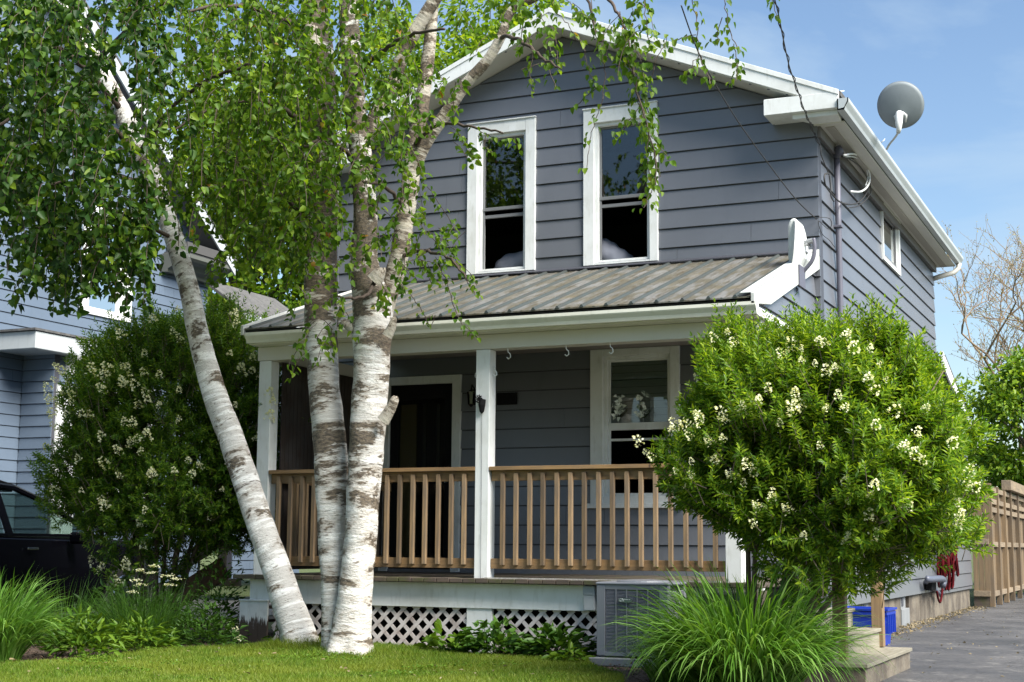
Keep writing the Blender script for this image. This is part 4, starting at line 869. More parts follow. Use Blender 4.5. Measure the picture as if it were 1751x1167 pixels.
# ------------------------------------------------------------------ the birch in front of the porch
BX, BY = -3.6, -3.0
birch = thing('birch_tree', (BX, BY, 0), 'multi-stemmed white birch with hanging leafy twigs in front of the porch', 'tree')
def stem_mesh(name, px, Y, mat, n=22, flare=0, lump=.05, jitter_seed=1):
    rs = random.Random(jitter_seed); pts = []; rad = []
    # px: (x, y, r px, optional Y)
    P = [at(p[0], p[1], Y=(p[3] if len(p) > 3 else Y)) for p in px]; R = [p[2]*mpp(q)*.93 for p, q in zip(px, P)]
    Q = []; RR = []
    for i in range(len(P)-1):
        p0, p1, p2, p3 = P[max(i-1, 0)], P[i], P[i+1], P[min(i+2, len(P)-1)]; m = max(2, int(np.linalg.norm(p2-p1)/.045))
        for k in range(m):
            t = k/m; Q.append(.5*((2*p1)+(-p0+p2)*t+(2*p0-5*p1+4*p2-p3)*t*t+(-p0+3*p1-3*p2+p3)*t**3)); RR.append(R[i]*(1-t)+R[i+1]*t)
    Q.append(P[-1]); RR.append(R[-1]); Q = np.array(Q); V = []; UV = []; u = None; ln = 0
    ph = [rs.uniform(0, 6.28) for _ in range(9)]
    for i, p in enumerate(Q):
        d = Q[min(i+1, len(Q)-1)]-Q[max(i-1, 0)]; d /= np.linalg.norm(d)+1e-9
        if u is None: u = np.cross(d, [0, 1, 0]); u /= np.linalg.norm(u)
        u = u-d*(u@d); u /= np.linalg.norm(u); w = np.cross(d, u)
        if i: ln += np.linalg.norm(Q[i]-Q[i-1])
        for k in range(n+1):
            a = 2*pi*(k % n)/n; r = RR[i]
            b = 1+lump*(sin(2*a+ph[0]+ln*2.2)*.6+sin(3*a+ph[1]-ln*3.7)*.5+sin(ln*9+ph[2]+a)*.35+sin(ln*23+ph[3]+2*a)*.22+sin(5*a+ln*13+ph[4])*.25)+rs.uniform(-.012, .012)
            if flare: b += flare*math.exp(-ln/.13)*(.75+.6*sin(5*a+ph[5]))
            V.append(p+(u*cos(a)+w*sin(a))*r*b); UV.append((k/n*2*pi*RR[0]*.9, ln))
    N = n+1; Fq = [(i*N+k, i*N+k+1, (i+1)*N+k+1, (i+1)*N+k) for i in range(len(Q)-1) for k in range(n)]
    me = bpy.data.meshes.new(name); me.from_pydata([tuple(v-wloc(birch)) for v in V], [], Fq); uvl = me.uv_layers.new(name='UVMap')
    li = np.zeros(len(me.loops), int); me.loops.foreach_get('vertex_index', li); uvl.data.foreach_set('uv', np.array(UV)[li].ravel()); me.polygons.foreach_set('use_smooth', [True]*len(me.polygons))
    me.materials.append(MT[mat]); me.update(); o = bpy.data.objects.new(name, me); COL.objects.link(o); o.parent = birch; return o, Q
TA = [(517, 1126, 38), (511, 1095, 33), (498, 1050, 30), (467, 956, 26.5), (433, 862, 25), (402, 769, 23.5), (368, 675, 22), (341, 581, 20), (321, 487, 18.5), (297, 405, 18), (268, 325, 18), (239, 255, 18), (205, 185, 17), (165, 110, 16), (125, 40, 15), (85, -40, 14), (40, -130, 12)]
TB = [(577, 1124, 28), (574, 1060, 27), (571, 950, 26), (569, 870, 28), (566, 790, 30), (557, 700, 30), (552, 620, 29), (550, 545, 31), (548, 480, 30), (550, 400, 27), (552, 320, 27), (549, 240, 25), (551, 165, 25), (547, 80, 24), (538, 0, 22), (525, -90, 20)]
TC = [(597, 1130, 42), (600, 1080, 36), (607, 1010, 32), (614, 940, 31), (620, 870, 31), (626, 790, 32), (631, 700, 32), (634, 620, 32), (637, 570, 36), (636, 520, 36), (628, 480, 30), (624, 440, 25), (624, 370, 23), (620, 300, 21), (611, 220, 20), (604, 140, 19), (598, 60, 18), (592, -50, 16)]
TD = [(652, 545, 20), (664, 500, 20), (682, 440, 18), (694, 370, 17), (703, 305, 15), (708, 250, 14), (720, 185, 13), (731, 110, 12), (738, 40, 11), (744, -50, 10)]
TE = [(703, 300, 12), (728, 245, 12), (765, 190, 12), (798, 143, 11), (834, 103, 10), (857, 62, 9), (874, 20, 8), (905, 2, 7), (960, -25, 5), (1040, -55, 4), (1130, -70, 3)]
TF = [(612, 275, 11), (632, 215, 12), (650, 180, 12), (672, 142, 12), (692, 86, 12), (719, 40, 12), (747, -5, 11), (785, -70, 10)]
limbsQ = []
for nm, px, Y, mt, fl, sd2 in (('trunk', TA, -2.74, 'barkA', .25, 3), ('trunk', TB, -3.0, 'barkB', .2, 5), ('trunk', TC, -3.13, 'barkB', .3, 8), ('limb', TD, -3.0, 'barkC', 0, 11), ('limb', TE, -3.0, 'barkC', 0, 13), ('limb', TF, -3.1, 'barkC', 0, 17)):
    o, Q = stem_mesh(nm, px, Y, mt, flare=fl, jitter_seed=sd2, lump=.07 if nm == 'limb' or mt == 'barkB' else .04); limbsQ.append(Q)
for px, Y in (([(655, 720, 16), (668, 700, 13), (676, 682, 10)], -3.25), ([(608, 565, 14), (596, 558, 11), (588, 551, 8)], -3.2), ([(662, 575, 13), (670, 560, 11), (674, 546, 7)], -3.3), ([(575, 540, 13), (582, 535, 10), (586, 528, 7)], -3.15), ([(640, 480, 20), (648, 470, 17), (655, 462, 9)], -3.35), ([(535, 85, 24), (533, 60, 20), (530, 40, 14)], -3.3)):
    stem_mesh('branch_stub', [(a_, b_, r_*.72) for a_, b_, r_ in px]+[(px[-1][0]+(px[-1][0]-px[-2][0])*.25, px[-1][1]-3, 3), (px[-1][0]+(px[-1][0]-px[-2][0])*.2, px[-1][1]-4, .4)], Y, 'barkC', n=12, lump=.12)
# limbs that carry the hanging twigs
LIMBS = [  # px waypoints with depth, radius px
 [(240, 262, -2.8, 7), (180, 215, -3.3, 6), (110, 190, -3.9, 5), (30, 200, -4.5, 4), (-60, 240, -5, 3)],
 [(205, 185, -2.8, 7), (140, 110, -3.3, 6), (60, 70, -3.9, 5), (-40, 60, -4.6, 3)],
 [(262, 325, -2.8, 6), (200, 300, -3.3, 5), (130, 300, -3.9, 4), (60, 330, -4.4, 3)],
 [(165, 110, -2.8, 7), (230, 40, -3.0, 6), (310, -10, -3.3, 5), (400, -30, -3.5, 4)],
 [(240, 262, -2.8, 6), (290, 190, -3.1, 5), (350, 140, -3.4, 4), (430, 110, -3.6, 3)],
 [(290, 405, -2.8, 5), (240, 380, -3.2, 4), (190, 390, -3.6, 3), (140, 430, -4, 2)],
 [(548, 240, -3.0, 7), (490, 190, -3.3, 6), (430, 170, -3.5, 5), (350, 190, -3.9, 3), (290, 230, -4.1, 2)],
 [(550, 400, -3.0, 6), (490, 340, -3.2, 5), (430, 310, -3.4, 4), (360, 320, -3.6, 3)],
 [(546, 80, -3.0, 7), (480, 30, -3.3, 6), (400, 10, -3.6, 5), (320, 20, -3.9, 3)],
 [(125, 40, -2.8, 6), (50, -20, -3.4, 5), (-40, -40, -4, 4)],
 [(604, 140, -3.1, 7), (650, 90, -3.6, 5), (700, 60, -4.0, 4), (760, 50, -4.3, 3)],
 [(620, 300, -3.1, 6), (590, 260, -3.5, 5), (560, 240, -3.8, 4), (520, 250, -4.0, 3)],
 [(695, 360, -3.0, 5), (660, 320, -3.4, 4), (620, 310, -3.7, 3)],
 [(708, 250, -3.0, 5), (745, 215, -3.4, 4), (800, 215, -3.8, 3), (860, 228, -4.0, 2)],
 [(684, 440, -3.0, 5), (720, 430, -3.3, 4), (765, 440, -3.6, 3), (800, 480, -3.8, 2)],
 [(857, 62, -3.0, 5), (890, 70, -3.4, 4), (930, 100, -3.7, 3), (960, 118, -3.9, 2)],
 [(960, -25, -3.0, 5), (1030, -10, -3.6, 4), (1060, 30, -3.8, 3), (1075, 80, -3.9, 3), (1092, 170, -4.0, 2), (1118, 260, -4.0, 1.6), (1125, 330, -4.0, 1.2)],
 [(1040, -55, -3.0, 4), (1110, -40, -3.5, 4), (1200, -35, -3.8, 3), (1330, -30, -4.0, 2)],
 [(640, 480, -3.3, 5), (628, 505, -3.5, 4), (600, 512, -3.7, 3), (570, 505, -3.8, 2)],
 [(1000, -35, -3.2, 4), (1005, 0, -3.5, 3), (1022, 60, -3.7, 2.4), (1030, 70, -3.8, 2)],
]
g = MB(); limb_pts = []
for Lm in LIMBS:
    P = [at(x, y, Y=Y) for x, y, Y, r in Lm]; R = [r*mpp(p)*.8 for p, (x, y, Y, r) in zip(P, Lm)]; Q = []; RR = []
    for i in range(len(P)-1):
        p0, p1, p2, p3 = P[max(i-1, 0)], P[i], P[i+1], P[min(i+2, len(P)-1)]
        for k in range(7):
            t = k/7; Q.append(.5*((2*p1)+(-p0+p2)*t+(2*p0-5*p1+4*p2-p3)*t*t+(-p0+3*p1-3*p2+p3)*t**3)+np.array([random.uniform(-.012, .012) for _ in range(3)])); RR.append(R[i]*(1-t)+R[i+1]*t)
    Q.append(P[-1]); RR.append(R[-1]); g.tube(Q, RR, 7); limb_pts.append(np.array(Q))
g.build('branches', 'twig', birch, smooth=True)
# pendulous twigs
tw = MB(); LP, LD, LN, LL = [], [], [], []
def strand(p, length, drift, dens=1.0, size=1.0, store=None, th=.0032):
    p = np.array(p, float); n = max(3, int(length/.05)); d = np.array([drift[0], drift[1], .25 if length > .35 else 0.]); pts = [p.copy()]
    st_ = store if store is not None else (LP, LD, LN, LL)
    for i in range(n):
        d = d*.80+np.array([random.gauss(0, .12), random.gauss(0, .12), -1.0])*.26; d /= max(np.linalg.norm(d), .3); p = p+d*.05; pts.append(p.copy())
        for _ in range(random.choice((2, 2, 3))):
            if random.random() > .95*dens: continue
            a = random.uniform(0, 2*pi); out = np.array([cos(a), sin(a), -.1]); ld = out*.65+np.array([0, 0, -.6])+np.array([random.gauss(0, .42) for _ in range(3)])
            o_ = p+norm(out)*.018; st_[0].append(o_); st_[1].append(ld); st_[2].append(out*.8+np.array([random.gauss(0, .8), random.gauss(0, .8)-.1, .35+random.gauss(0, .5)])); st_[3].append(random.uniform(.042, .090)*size)
    tw.tube(pts[::2] if len(pts) > 4 else pts, th, 4, cap=False)
    return pts
far = ([], [], [], [])
def zone(n, x0, x1, y0, y1, Y0, Y1, l0, l1, dens=1., size=1., store=None, near=None, mask=None):
    k = 0; tries = 0
    while k < n and tries < n*6:
        tries += 1; x = random.uniform(x0, x1); y = random.uniform(y0, y1)
        if mask and random.random() > mask(x, y): continue
        p = at(x, y, Y=random.uniform(Y0, Y1)); L_ = random.uniform(l0, l1); a = random.uniform(0, 6.28)
        strand(p, L_, (cos(a)*.5, sin(a)*.5), dens, size, store); k += 1
sm = lambda a, b, x: max(0., min(1., (x-a)/(b-a)))
lump = lambda x, y: .5+.5*sin(x*.031+y*.017+1)*sin(y*.043-x*.012+2)
tax = lambda y: float(np.interp(y, [p_[1] for p_ in TA[::-1]], [p_[0] for p_ in TA[::-1]]))
tnear = lambda x, y: math.exp(-(((x-tax(min(y+95, 600)))/62)**2)) if y > 20 else 0
zone(300, -60, 290, -60, 330, -5.2, -3.2, .35, .95, 1., 1.12, None, mask=lambda x, y: (.35+.65*lump(x, y))*(1-.85*tnear(x, y)))      # upper left, nearest
zone(64, 30, 270, 330, 430, -4.8, -3.4, .35, .75, 1., 1.1, None, mask=lambda x, y: .3+.7*lump(x, y))       # tails over the neighbour's wall
zone(44, 40, 260, 380, 470, -4.6, -3.4, .25, .6, 1., 1.1)
zone(390, 290, 540, -50, 330, -4.4, -2.2, .3, .7, 1., .9, far)                # between the trunks
zone(130, 380, 540, 300, 430, -4.0, -2.0, .2, .5, 1., .9, far)
zone(150, 500, 700, -60, 300, -4.4, -3.2, .2, .6, .9, .9, far, mask=lambda x, y: .25+.6*lump(x*1.3, y))
zone(34, 640, 790, 60, 280, -4.2, -3.0, .15, .4, .9, .9, far)
zone(34, 500, 660, 300, 540, -4.2, -3.4, .12, .35, .9, .85, far)
zone(26, 640, 720, 320, 500, -4.2, -3.3, .12, .3, .9, .85, far)
zone(10, 520, 580, 540, 600, -3.8, -3.5, .15, .4, .8, .8, far)
zone(16, 780, 980, -40, 60, -4.4, -3.2, .15, .4, .8, .9, far, mask=lambda x, y: .6)
zone(12, 700, 800, 380, 460, -4.0, -3.5, .15, .4, .9, .85, far)
zone(8, 930, 1140, -30, 80, -4.3, -3.6, .3, .6, .9, .95, far)
def path(pxs, Y, dens=1.6, size=1., side=.05):
    P = [at(x, y, Y=Y+random.uniform(-.1, .1)) for x, y in pxs]; pts = [P[0]]
    for a, b in zip(P[:-1], P[1:]):
        m = max(1, int(np.linalg.norm(b-a)/.035))
        for i in range(1, m+1):
            p = a+(b-a)*i/m+np.array([random.gauss(0, .006) for _ in range(3)]); pts.append(p)
            for _ in range(3):
                if random.random() > dens*.45: continue
                an = random.uniform(0, 6.28); out = np.array([cos(an), sin(an), -.1]); far[0].append(p+out*random.uniform(.01, side)); far[1].append(out*.6+np.array([random.gauss(0, .3), random.gauss(0, .3), -.8])); far[2].append(out*.7+np.array([random.gauss(0, .4), -.4+random.gauss(0, .4), .4])); far[3].append(random.uniform(.042, .066)*size)
    tw.tube(pts, .0036, 4, cap=False)
path([(1005, -20), (1020, 60), (1035, 120), (1030, 170), (1010, 235), (1004, 285)], -4., .8)
path([(1060, 20), (1070, 90), (1092, 170), (1115, 250), (1128, 300), (1100, 355)], -4., 2.2, 1.0, .10)
path([(1078, 100), (1100, 150), (1112, 210), (1105, 270), (1115, 320)], -3.9, 2.2, 1.1, .09)
path([(1060, 30), (1080, 60), (1098, 110), (1108, 150)], -4.05, 2., 1.1, .09)
path([(985, 20), (1010, 30), (1030, 55), (1040, 100)], -3.7, 1.8, 1, .07)
path([(900, -20), (925, 20), (935, 60), (930, 95)], -3.5, 1.5, 1, .07)
path([(1085, 120), (1095, 180), (1070, 215), (1050, 235)], -4., 1.4, 1., .07)
path([(1110, 140), (1130, 90), (1140, 60)], -4., 1.3)
path([(1100, 185), (1112, 230), (1130, 250), (1144, 275)], -4., 1.6, 1, .06)
path([(1180, -20), (1192, 40), (1195, 90), (1215, 145), (1212, 130)], -4., .7)
path([(1190, 60), (1165, 65), (1150, 70)], -4., .8)
path([(1232, -25), (1243, 20), (1250, 60), (1262, 85)], -4., 1.0)
path([(1235, 30), (1225, 60), (1228, 70)], -4., 1.6, 1, .07)
path([(1255, 75), (1262, 105), (1258, 140)], -4., 1.6, .95, .05)
path([(1318, -20), (1322, 10), (1330, 30)], -4., .7)
path([(1100, -20), (1105, 30), (1110, 80)], -4., .8)
path([(900, 60), (912, 95), (905, 125), (912, 155)], -3.6, .9)
path([(940, 80), (955, 110), (925, 110), (890, 120)], -3.6, 1.1)
path([(935, -20), (950, 20), (975, 45), (985, 70)], -3.8, 1.2)
path([(800, 215), (830, 228), (850, 240), (880, 238), (885, 255)], -4., 1.5, .9, .04)
path([(832, 228), (828, 250), (845, 262)], -4., 1.2, .9, .04)
path([(720, 310), (742, 335), (765, 370), (778, 395)], -3.5, 1.3, .9)
path([(705, 445), (745, 450), (765, 480), (775, 520), (790, 555), (818, 578)], -3.6, 1.4, .9, .05)
path([(700, 500), (720, 530), (735, 560), (745, 540)], -3.6, 1.0, .85)
path([(745, 440), (780, 450), (800, 480), (812, 505)], -3.6, 1.2, .9)
path([(990, 60), (1015, 140), (1020, 150), (985, 180)], -4, 1.0)
path([(1195, 95), (1180, 120), (1172, 135)], -4, 1.1); path([(940, 120), (950, 150)], -3.7, .8)
tw.build('hanging_twigs', 'twig', birch)
LL_ = np.array(LL); leaves('foliage', LP, LD, LN, LL_, LL_*.80, 'birchshaded', birch)
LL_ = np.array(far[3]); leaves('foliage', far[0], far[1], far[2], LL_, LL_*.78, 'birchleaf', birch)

# ------------------------------------------------------------------ privets with cream blossom
def panicle_mesh():
    n = 34; z = np.sort(RNG.uniform(0, 1, n)); a = RNG.uniform(0, 6.28, n); r = .026*(1-z**1.3)+.004
    P = np.stack([cos_(a)*r, sin_(a)*r, z*.085], 1); D = np.stack([cos_(a), sin_(a), .5+0*a], 1)
    return P, D
cos_, sin_ = np.cos, np.sin
def shrub(name, c, R, nshoot, mat, label, stems, seed, blossoms, topmat=None, base=(0, 0), lsize=1., bl_side=None, tuft=0):
    global RNG
    RNG = np.random.default_rng(seed); c = np.array(c); R = np.array(R); t = thing(name, (base[0], base[1], 0), label, 'shrub')
    g = MB()
    for k in range(stems):
        a = 2*pi*k/stems+random.uniform(-.3, .3); p0 = np.array([base[0]+cos(a)*.12, base[1]+sin(a)*.10, 0]); e = c+np.array([cos(a)*R[0]*.55, sin(a)*R[1]*.5, random.uniform(-.35, .35)*R[2]])
        m1 = p0*.6+e*.4+np.array([0, 0, -.1]); m1[:2] = p0[:2]*.72+e[:2]*.28; g.tube([p0, p0*.75+m1*.25, m1, m1*.4+e*.6, e], [.034, .030, .024, .016, .008], 7)
        for q in range(3):
            e2 = e+np.array([random.uniform(-.4, .4), random.uniform(-.4, .4), random.uniform(-.1, .5)]); g.tube([m1*.5+e*.5, e2], [.012, .004], 5)
    g.build('stem', 'stem', t, smooth=True)
    d = rdir(nshoot*3); lob = 1+.13*np.sin(d[:, 0]*5+seed)*np.cos(d[:, 2]*6+seed*2)+.08*np.sin(d[:, 1]*9+d[:, 0]*7)+.05*np.sin(d[:, 2]*17+d[:, 0]*13)
    sup = (np.abs(d[:, 0])**2.8+np.abs(d[:, 1])**2.8+np.abs(d[:, 2])**2.8)**(-1/2.8); lob = lob*np.where(d[:, 2] > -.15, sup, 1.06+(sup-1)*.7)
    if seed == 21: lob = lob*(1-.17*np.clip(d[:, 0]*d[:, 2]*2.4, 0, 1))
    keep = (d[:, 2] > -.72)|(RNG.random(len(d)) < .3); d = d[keep][:nshoot]; lob = lob[keep][:nshoot]; n = len(d)
    rr = RNG.uniform(.30, 1., n)**.38; P0 = c+d*R*(rr*lob)[:, None]*.93
    tip = norm(d*.55+np.array([0, 0, .75])+RNG.normal(0, .33, (n, 3))); Ls = RNG.uniform(.08, .17, n)+tuft*np.maximum(0, d[:, 2]-.3)*RNG.uniform(0, 1, n)**2
    A, D, N, S, B = [], [], [], [], []
    nl = 9
    perp = norm(np.cross(tip, rdir(n))); 
    for j in range(nl):
        s = (j+.5)/nl; pp = P0+tip*(Ls*s)[:, None]
        a = j*1.57; q = np.cross(tip, perp); o = perp*cos(a)+q*sin(a)
        for sg in (1, -1):
            oo = o*sg; A.append(pp+oo*.004); D.append(oo*(.95-.5*s)+tip*(.45+.7*s)+np.array([0, 0, -.12])+RNG.normal(0, .12, (n, 3))); N.append(tip*.8-oo*.3+np.array([0, 0, .4])+RNG.normal(0, .2, (n, 3))); S.append((.062-.024*s)*RNG.uniform(.75, 1.2, n)*lsize)
    A, D, N, S = np.concatenate(A), np.concatenate(D), np.concatenate(N), np.concatenate(S)
    leaves('foliage', A, D, N, S, S*.34, mat, t, 'lance', .12, .22)
    g = MB()
    for i in range(0, n, 3): g.tube([P0[i]-tip[i]*.12, P0[i], P0[i]+tip[i]*Ls[i]], [.004, .003, .0015], 3, cap=False)
    g.build('twigs', 'stem', t)
    # blossoms: a few shared shapes, one part each
    protos = []
    for k in range(5):
        P_, D_ = panicle_mesh(); sc = .66+.08*k; o = leaves('blossom', np.array(P_)*sc+np.array([base[0], base[1], 0]), D_, np.tile([0, 0, 1.], (len(P_), 1))+rdir(len(P_))*.8, .017*sc, .015*sc, 'blossom', t, 'round'); protos.append(o)
    k = 0
    blossoms = list(blossoms)
    while len(blossoms) < 99:
        a_, r_ = random.uniform(0, 6.28), random.uniform(.1, .93); blossoms.append((cos(a_)*r_, sin(a_)*r_*.95-.03))
    for (dx, dz) in blossoms[:99]:
        dd = np.array([dx, -math.sqrt(max(.06, 1-min(.94, dx*dx+dz*dz))), dz]); lobb = 1+.13*math.sin(dd[0]*5+seed)*math.cos(dd[2]*6+seed*2)+.08*math.sin(dd[1]*9+dd[0]*7)+.05*math.sin(dd[2]*17+dd[0]*13)
        lobb *= (abs(dd[0])**2.8+abs(dd[1])**2.8+abs(dd[2])**2.8)**(-1/2.8) if dd[2] > -.15 else 1.07
        if seed == 21: lobb *= 1-.17*max(0, min(1, dd[0]*dd[2]*2.4))
        p = c+dd*R*lobb*random.uniform(.98, 1.06)+np.array([0, 0, .08])
        o = protos[k % 5] if k < 5 else protos[k % 5].copy()
        if k >= 5: COL.objects.link(o); o.parent = t
        o.location = Vector(p)-Vector(t.location); v = Vector((dd[0]*.7+random.uniform(-.4, .4), -.5+random.uniform(-.3, .3), .75)); o.rotation_euler = v.to_track_quat('Z', 'Y').to_euler(); s = random.uniform(.7, 1.25)*(1.35 if seed == 34 else 1); o.scale = (s, s, s); k += 1
    return t
def bl_from_px(pts, c, R, Y):
    out = []
    for x, y in pts:
        p = at(x, y, Y=Y-R[1]*.75); u_, v_ = (p[0]-c[0])/R[0], (p[2]-c[2]-.08)/R[2]; k_ = min(1., .9/max(.01, math.hypot(u_, v_))); out.append((u_*k_, v_*k_))
    return out
RC, RR_ = (.89, -4.05, 1.56), (1.03, .95, .96)
bp = [(1205, 575), (1245, 585), (1262, 600), (1150, 632), (1350, 585), (1370, 600), (1400, 600), (1415, 610), (1440, 612), (1455, 620), (1400, 630), (1385, 640), (1420, 650), (1490, 655), (1500, 670), (1520, 640), (1185, 745), (1207, 735), (1240, 730), (1268, 722), (1255, 740), (1330, 708), (1300, 712), (1295, 720), (1375, 715), (1352, 735), (1280, 735), (1235, 755), (1260, 765), (1170, 760), (1207, 742), (1237, 725), (1440, 690), (1450, 710), (1490, 740), (1420, 705), (1435, 640), (1550, 745), (1575, 700), (1590, 760), (1230, 790), (1255, 795), (1235, 808), (1275, 820), (1300, 815), (1245, 862), (1262, 868), (1325, 855), (1330, 860), (1450, 825), (1448, 850), (1480, 845), (1520, 858), (1515, 770), (1540, 860), (1215, 800), (1205, 830), (1200, 780), (1360, 880), (1310, 885), (1275, 895), (1380, 905), (1475, 870), (1600, 820), (1640, 830), (1645, 870), (1630, 905), (1585, 865), (1610, 875), (1560, 790), (1180, 870), (1168, 840), (1480, 910), (1440, 915), (1545, 700), (1505, 610), (1390, 780), (1340, 690), (1315, 870), (1270, 870)]
rs_ = shrub('privet_shrub', RC, RR_, 7600, 'privet', 'large rounded green privet with cream blossom at the right corner of the porch', 7, 21, bl_from_px(bp, RC, RR_, RC[1]), base=(.42, -3.9), tuft=.28)
LC, LR = (-6.38, -1.75, 1.95), (1.30, .9, 1.36)
bq = [(85, 640), (100, 690), (125, 685), (130, 700), (170, 670), (150, 710), (115, 720), (165, 720), (210, 660), (215, 685), (230, 665), (245, 655), (255, 670), (300, 620), (310, 630), (240, 645), (270, 690), (180, 705), (445, 610), (455, 630), (430, 600), (380, 540), (395, 545), (410, 560), (430, 680), (435, 740), (130, 740), (115, 715), (325, 800), (340, 798), (355, 830), (310, 795), (165, 790), (190, 860), (160, 870), (180, 930), (200, 940), (150, 975), (215, 930), (420, 720), (405, 700), (475, 755), (290, 700), (285, 805), (60, 770), (90, 660), (250, 890), (270, 850)]
ls_ = shrub('privet_shrub', LC, LR, 8000, 'privet_dark', 'large shade-darkened green privet with cream blossom behind the leaning birch trunk at left', 8, 34, bl_from_px(bq, LC, LR, LC[1]), base=(-6.6, -1.6), tuft=.25)

# ------------------------------------------------------------------ ornamental grasses and low planting
def clump(name, c, n, L0, L1, w, droop, mat, label, spread=.16, tilt=.9, cat='ornamental grass'):
    t = thing(name, (c[0], c[1], 0), label, cat); a = RNG.uniform(0, 6.28, n); r = RNG.uniform(0, 1, n)**.7
    B = np.stack([c[0]+np.cos(a)*r*spread, c[1]+np.sin(a)*r*spread, np.zeros(n)], 1)
    a2 = a+RNG.normal(0, .5, n); tl = RNG.uniform(.1, tilt, n)
    D = np.stack([np.cos(a2)*tl, np.sin(a2)*tl, np.ones(n)], 1)
    blades('blade', B, D, RNG.uniform(L0, L1, n), RNG.uniform(w*.6, w, n), droop*RNG.uniform(.6, 1.3, n), mat, t, 7); return t
clump('ornamental_grass', (.50, -4.75), 2100, .55, .98, .020, .58, 'grassb', 'big arching clump of bright green grass in front of the right shrub', .30, .95)
clump('ornamental_grass', (-.15, -4.2), 260, .35, .6, .011, .40, 'grassb', 'smaller grass tuft spilling in front of the air conditioner', .2, 1.1)
clump('ornamental_grass', (-5.72, -4.95), 1000, .45, .85, .018, .50, 'grassb', 'arching clump of bright green grass at the bottom left edge', .25, .9)
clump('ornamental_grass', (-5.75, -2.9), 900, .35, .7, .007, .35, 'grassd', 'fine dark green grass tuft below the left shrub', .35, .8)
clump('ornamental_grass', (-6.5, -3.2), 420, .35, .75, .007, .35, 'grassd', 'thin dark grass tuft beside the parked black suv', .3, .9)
def leafy(name, c, R, n, size, mat, label, cat='plant', shape='ovate', up=.25):
    t = thing(name, (c[0], c[1], 0), label, cat); d = rdir(n); d[:, 2] = abs(d[:, 2]); P = np.array([c[0], c[1], 0])+d*np.array(R)*RNG.uniform(.3, 1, n)[:, None]
    P[:, 2] += .03; D = d*[1, 1, .2]+np.array([0, 0, up])+RNG.normal(0, .3, (n, 3)); N = np.tile([0, 0, 1.], (n, 1))+RNG.normal(0, .35, (n, 3))+d*.3
    S = size*RNG.uniform(.6, 1.2, n); leaves('foliage', P, D, N, S, S*(.62 if shape != 'lance' else .32), mat, t, shape, .12, .3)
    g = MB()
    for k in range(14): i = random.randrange(n); g.tube([(c[0]+random.uniform(-.1, .1), c[1]+random.uniform(-.08, .08), 0), P[i]*[1, 1, .6]+np.array([0, 0, .02]), P[i]], .003, 4, cap=False)
    g.build('stem', 'grassd', t); return t
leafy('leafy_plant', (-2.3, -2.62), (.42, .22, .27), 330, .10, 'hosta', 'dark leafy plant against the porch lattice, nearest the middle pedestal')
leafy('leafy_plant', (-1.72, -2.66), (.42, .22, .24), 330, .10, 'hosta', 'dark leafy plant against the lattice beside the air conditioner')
leafy('seedling', (-2.72, -2.65), (.22, .15, .20), 46, .11, 'perennial', 'light green seedling at the foot of the lattice left of the dark plants', 'plant', 'round')
leafy('seedling', (-4.5, -2.55), (.10, .1, .62), 26, .10, 'perennial', 'small leafy sprig in front of the rotting corner pedestal', 'plant', 'lance')
leafy('leafy_plant', (-1.45, -3.02), (.16, .12, .10), 50, .09, 'perennial', 'tiny variegated plant at the corner of the air conditioner pad')
leafy('perennial', (-5.42, -4.2), (.42, .3, .32), 520, .10, 'perennial', 'low bushy green perennial at the lawn edge right of the left grass clump', 'plant', 'lance', .3)
leafy('perennial', (-5.32, -3.55), (.35, .28, .27), 380, .10, 'perennial', 'second low green perennial at the lawn edge below the left shrub', 'plant', 'lance', .3)
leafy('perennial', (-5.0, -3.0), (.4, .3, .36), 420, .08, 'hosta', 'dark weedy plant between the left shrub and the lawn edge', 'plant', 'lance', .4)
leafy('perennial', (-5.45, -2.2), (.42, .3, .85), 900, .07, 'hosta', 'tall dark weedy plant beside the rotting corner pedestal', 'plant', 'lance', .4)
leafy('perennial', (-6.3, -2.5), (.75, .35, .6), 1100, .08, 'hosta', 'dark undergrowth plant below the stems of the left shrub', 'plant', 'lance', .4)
leafy('perennial', (-.15, -3.2), (.4, .35, .5), 420, .08, 'perennial', 'leafy plant between the air conditioner and the big grass clump', 'plant', 'lance', .4)
# flat white umbels low in the left bed
um = thing('white_umbel_flower', (-6.1, -2.9, 0), 'flat white flower heads on thin stems under the left shrub', 'flower')
for x, y in ((240, 975), (262, 968), (285, 985), (240, 1000), (228, 1012), (232, 992), (258, 980), (290, 1000), (300, 990)):
    p = at(x, y, Y=-3.05); n = 40; P = p+RNG.normal(0, 1, (n, 3))*[.028, .028, .006]; leaves('flower', P, rdir(n)*[1, 1, .3], np.tile([0, -.3, 1.], (n, 1)), .016, .014, 'blossom', um, 'round')
g = MB()
for x, y in ((240, 975), (262, 968), (285, 985), (240, 1000), (258, 980)): p = at(x, y, Y=-3.05); g.tube([(-6.1, -2.9, 0), p*.5+np.array([-6.1, -2.9, 0])*.5+np.array([.03, 0, .1]), p], .003, 4)
g.build('stem', 'grassd', um)
for (x, y), lb in (((398, 1076), 'small white flower beside the rotting corner pedestal, upper one'), ((408, 1092), 'small white flower head low beside the rotting corner pedestal')):
    p = at(x, y, Y=-2.75); t = thing('white_flower', (p[0], p[1], 0), lb, 'flower'); n = 30; leaves('petals', p+RNG.normal(0, 1, (n, 3))*[.022, .02, .012], rdir(n), rdir(n)+[0, -1, 1], .018, .015, 'blossom', t, 'round')
    g = MB(); g.tube([(p[0], p[1], 0), p], .003, 4); g.build('stem', 'grassd', t)

